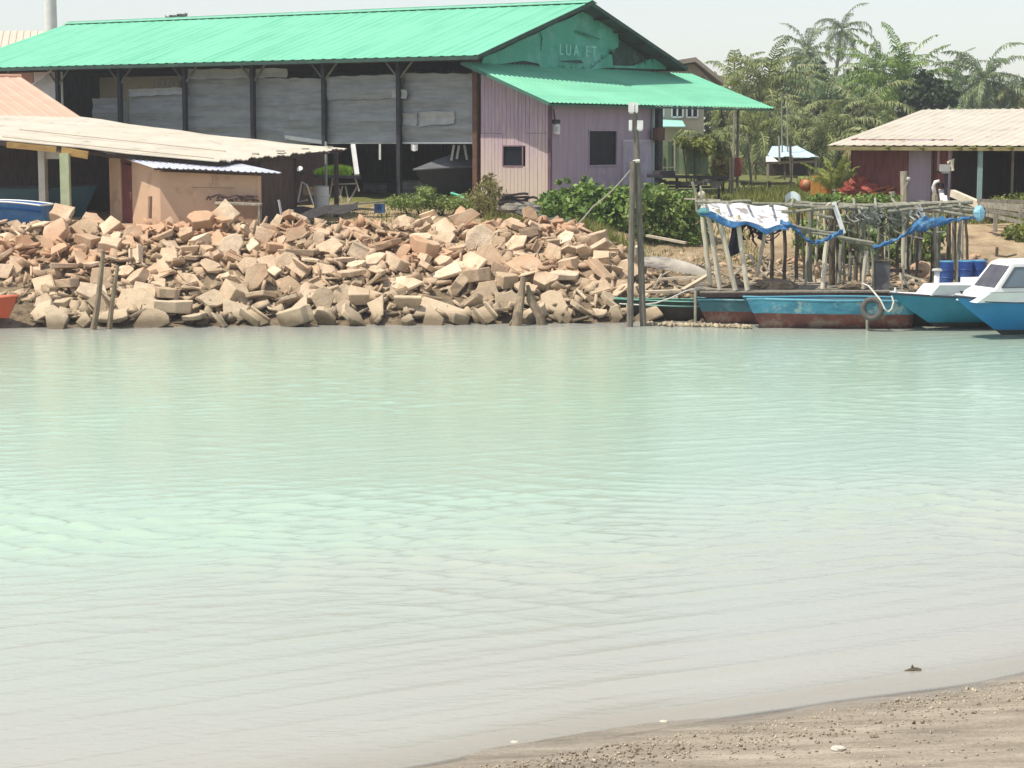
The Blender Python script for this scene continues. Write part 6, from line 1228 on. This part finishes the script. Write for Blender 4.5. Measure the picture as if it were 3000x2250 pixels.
bush('creeper', 'yellow green creeper spilling over the top of the net fence', blobs_px([(2000,418,30,14),(2035,425,35,18),(2070,430,25,22)], 100.5, .5), 1200, .14, palm_y, 61, stems=2)
bush('yellow_bush', 'pale yellow drooping plant beside the red board', blobs_px([(2112,480,28,20),(2120,505,24,22)], 86.5, .6), 900, .12, leaf_mat('straw_leaf', (.22,.19,.06), (.36,.31,.12), (.5,.43,.2), 2.), 62, stems=3)
bush('roadside_weeds', 'band of green weeds between the bamboo frame and the orange buoys', blobs_px([(2400,582,40,12),(2460,585,50,12),(2540,586,55,12),(2600,584,40,10)], 73.5, .6), 2000, .08, palm_b, 63, stems=3)
# buoys, netting and posts in front of the maroon hut
t = thing('orange_buoy', 'round orange buoy with pale face beside the little palm', 'buoy', tuple(W(2362,562,80))); m = M(); m.ball(W(2362,542,80), .26, 16, 12); part(t, 'float', m, pm('orange_red_float', (.42,.10,.04), (.30,.08,.04), scale=2, rough=.7), True); m = M(); m.ball(W(2362,538,79.76), (.14,.10,.15), 12, 8); part(t, 'pale_patch', m, pm('pale_orange', (.62,.36,.22), rough=.7))
m = M(); m.prism([W(2376,516,79.6), W(2401,514,79.6), W(2402,570,79.6), W(2376,571,79.6)], V3(0,.12,0)); solo('orange_board', 'upright yellow orange board between the buoy and the drum', 'board', m, pm('yellow_orange', (.66,.33,.08), (.52,.25,.06), scale=3, rough=.7))
drum('orange_drum', 'tipped orange drum behind the little palm', tuple(W(2424,568,80.2)), .27, .52, pm('orange_drum', (.50,.22,.05), (.38,.16,.04), scale=3, rough=.7), rusty)
redn = pm('red_net', (.42,.095,.07), (.28,.06,.05), scale=6, rough=.9, bump=.9, bscale=9, bdist=.06, dirt=(.50,.18,.13), dscale=5, dlo=.52, dhi=.62)
m = M(); m.ball(W(2500,548,80), (.62,.5,.50), 20, 12, .10); m.ball(W(2540,558,79.8), (.55,.45,.30), 16, 9, .12); solo('red_net_heap', 'big heap of red fishing net before the maroon boards', 'fishing net', m, redn)
for k, (x0,y0,x1,y1) in enumerate(((2540,562,2622,540),(2555,568,2640,556),(2570,574,2642,566),(2600,556,2620,548))): m = M(); m.beam(W(x0,y0,79.4-.1*k), W(x1,y1,79.6-.1*k), .16, .07); solo('red_plank', 'reddish board of the loose stack beside the red net', 'plank', m, pm('red_plank', (.46,.16,.09), (.34,.12,.07), scale=3, rough=.85) if k == 0 else bpy.data.materials['red_plank'], group='reddish boards by the red net heap')
t = thing('bollard_post', 'thick grey timber post with a lamp before the lilac wall', 'post', tuple(W(2648,590,77.5))); m = M(); m.tube([W(2650,610,77.5), W(2648,502,77.5)], .14, 10, .05); part(t, 'post', m, wood_grey); m = M(); m.ball(W(2661,525,77.4), (.09,.09,.09), 10, 8); m.tube([W(2655,545,77.4), W(2661,527,77.4)], .03, 6); part(t, 'lamp', m, pm('pale_lamp', (.5,.46,.46), rough=.6))
m = M(); m.tube([W(2615,600,76.5), W(2613,562,76.5)], .12, 9, .06); solo('short_post', 'short grey stump post left of the thick timber post', 'post', m, wood_grey)
t = thing('outboard_motor', 'pale outboard motor mounted on a dark stand before the porch', 'outboard motor', tuple(W(2775,580,77)))
m = M(); c = W(2768,492,77); m.box(c, (.34,.36,.26)); m.box(c+V3(.02,0,-.16), (.26,.3,.08)); part(t, 'cowling', m, pm('motor_grey', (.42,.43,.41), rough=.5)); m = M(); m.tube([W(2778,478,77), W(2790,468,76.9), W(2790,500,76.9)], [.07,.10,.08], 9); part(t, 'tiller', m, pm('motor_cream', (.66,.60,.47), rough=.6))
m = M(); m.beam(W(2772,505,77), W(2770,600,77), .12, .1); m.beam(W(2788,505,77.1), W(2784,600,77.1), .05, .05); part(t, 'leg', m, dark_steel)
t = thing('white_pump', 'curved white pipe pump on a short post beside the outboard motor', 'pump', tuple(W(2742,590,77))); m = M(); m.tube([W(2738,572,77), W(2735,548,77), W(2740,533,77), W(2752,530,77)], [.08,.08,.07,.06], 9); part(t, 'pipe', m, lampw, True); m = M(); m.tube([W(2740,605,77), W(2739,570,77)], .12, 9); part(t, 'post', m, wood_grey); m = M(); m.beam(W(2752,540,77), W(2764,546,77.2), .14, .12); part(t, 'pump_head', m, dark_steel)
m = M(); m.beam(W(2760,556,77.2), W(2768,606,76.6), .26, .08); solo('white_board', 'short white board leaning below the outboard motor', 'board', m, lampw)
m = M(); m.beam(W(2790,566,76.8), W(2874,602,74.6), .18, .26); solo('kerb_beam', 'cream concrete beam sloping down from the hut porch', 'kerb', m, pm('cream_concrete', (.66,.60,.48), (.55,.49,.38), scale=2, rough=.9))
t = thing('ramp_railing', 'weathered grey timber railing beside the sandy ramp', 'railing', tuple(W(2930,640,72.5)))
for (x0,y0,x1,y1,Y) in ((2862,588,3040,592,74.6),(2880,602,3040,622,73.6),(2885,614,3040,640,73),(2870,598,3040,606,74),(2888,628,3040,662,72.4)): m = M(); m.beam(W(x0,y0,Y), W(x1,y1,Y-.4), .10, .13); part(t, 'rail', m, wood_grey)
for px, y0, y1, Y in ((2916,622,680,72.3),(2936,596,640,73.6),(2990,600,664,73)): m = M(); m.beam(W(px,y0,Y), W(px,y1,Y), .12); part(t, 'railing_post', m, wood_grey)
m = M(); m.beam(W(2878,622,72.8), W(2915,652,72.4), .1, .1); part(t, 'brace', m, wood_dark)
t = thing('sand_debris', 'dark stick and stub lying on the sandy ramp', 'driftwood', tuple(W(2930,745,68))); m = M(); m.tube([W(2915,748,68), W(2950,752,67.9), W(2978,745,68)], .035, 6, .2); part(t, 'stick', m, dk_b); m = M(); m.tube([W(2920,750,68), W(2921,724,68)], .05, 6); part(t, 'stub', m, dk_b)
m = M()
m.prism([V3(*G(2700,640,2.35)), V3(*G(3080,648,2.35)), V3(*G(3080,760,1.35)), V3(*G(2905,752,1.25)), V3(*G(2815,708,1.55))], (0,0,.22)); o = solo('sandy_ramp', None, None, m, pm('pale_sand_ramp', (.62,.53,.38), (.52,.43,.30), scale=1.5, rough=.95, bump=.4, dirt=(.40,.31,.2), dlo=.56, dhi=.72), kind='structure')
for px, py, lab in ((2436,578,'pale yellow flower clump nearest the white tarp'),(2552,578,'pale yellow flower clump by the short grey stump'),(2588,577,'pale yellow flower clump between the stump and the weeds')):
    pass
m = M(); m.grid(lambda u, v: W(2300+45*u, 574+20*v-14*math.sin(u*3.1), 73+.1*math.sin(u*5)), 8, 5, .02, UP); solo('white_plastic', 'crumpled pale blue plastic lying on the grass above the white tarpaulin', 'plastic', m, pm('pale_plastic', (.62,.74,.78), rough=.5))
t = thing('signal_post', 'crooked grey stick with a round cream float at the hedge end', 'stick', tuple(W(2055,590,70))); m = M(); m.tube([W(2028,532,70), W(2040,575,70), W(2042,620,70)], .05, 7, .1); part(t, 'stick', m, grey_b); m = M(); m.beam(W(2005,582,70), W(2110,586,70), .06, .05); part(t, 'crosspiece', m, pale_b); m = M(); m.ball(W(2056,570,69.9), .13, 10, 8, .05); part(t, 'float', m, pm('cream_float', (.62,.58,.42), rough=.8))
# ------------------------------------------------------------------ near beach details
def beachpts(r, n):
    X = r.uniform(-2.5, 7.5, n); edge = 17.5+.53*X; d = np.abs(r.normal(0, 1, n))*.55-.05+(r.random(n) < .4)*r.uniform(0, 3.5, n); Y = edge-d*1.0; Z = gz_np(X, Y); sz = r.uniform(.004,.012,n)*(1+.8*(r.random(n) < .08)); return np.stack([X, Y, Z+sz*.3], -1), sz
V, F = chips(4500, 8, beachpts, .01, .03, .5); o = npobj('beach_shells', npmesh('beach_shells', V, F, pm('shell_bits', (.50,.43,.33), (.17,.135,.095), scale=7, rough=.8, world=True))); tagit(o, 'scattered shell bits and pebbles along the near water edge', 'shells', kind='stuff')
for px, py, s_, lab in ((1945,2110,.030,'small white shell on the wet sand above the pebble line'),(1508,2168,.028,'small white stone at the bottom centre of the beach'),(2455,2222,.045,'pale flat stone on the dry sand at the bottom edge')):
    c = G(px, py, .02); c.z = gz(c.x, c.y)+s_*.3; m = M(); m.ball(c, (s_*1.5, s_, s_*.6), 10, 7, .1); solo('white_shell', lab, 'shell', m, pm('shell_white', (.58,.54,.46), rough=.8) if s_ == .030 else bpy.data.materials['shell_white'])
c = G(2680, 1968, .0); t = thing('driftwood', 'small dark driftwood knot sitting in the shallow water', 'driftwood', (c.x, c.y, 0)); m = M(); m.ball(c+V3(.02,0,.015), (.055,.035,.03), 10, 7, .25); part(t, 'knot', m, dk_b); m = M(); m.tube([c+V3(0,0,.02), c+V3(-.03,0,.055), c+V3(-.025,0,.075)], [.018,.012,.006], 6); m.tube([c+V3(-.11,0,.0), c+V3(0,0,.03)], [.012,.025], 6); part(t, 'twig', m, dk_b)

# ------------------------------------------------------------------ humid air
m = M(); m.box((0, 175, 14), (640, 560, 34)); hz_m, nt, N, L = nodes('humid_air'); vol = N('ShaderNodeVolumePrincipled', Density=.0006, Anisotropy=.2); vol.inputs['Color'].default_value = (.95,.97,1,1); L(vol.outputs[0], N('ShaderNodeOutputMaterial').inputs['Volume'])
o = solo('haze', 'thin pale humid haze', None, m, hz_m, kind='stuff')

m = M(); m.grid(lambda u, v: W(848+195*u, 612-14*u*u+30*v*(1-.4*u), 69.6)+V3(0, 1.3*(1-v), .05*math.sin(u*13+v*7)+.03*math.sin(v*9)), 18, 8, .02, UP); solo('black_tarp', 'crumpled black sheet lying at the top of the bank below the white drum', 'sheet', m, pm('black_sheet', (.03,.028,.03), (.05,.046,.045), scale=5, rough=.8, bump=.3))
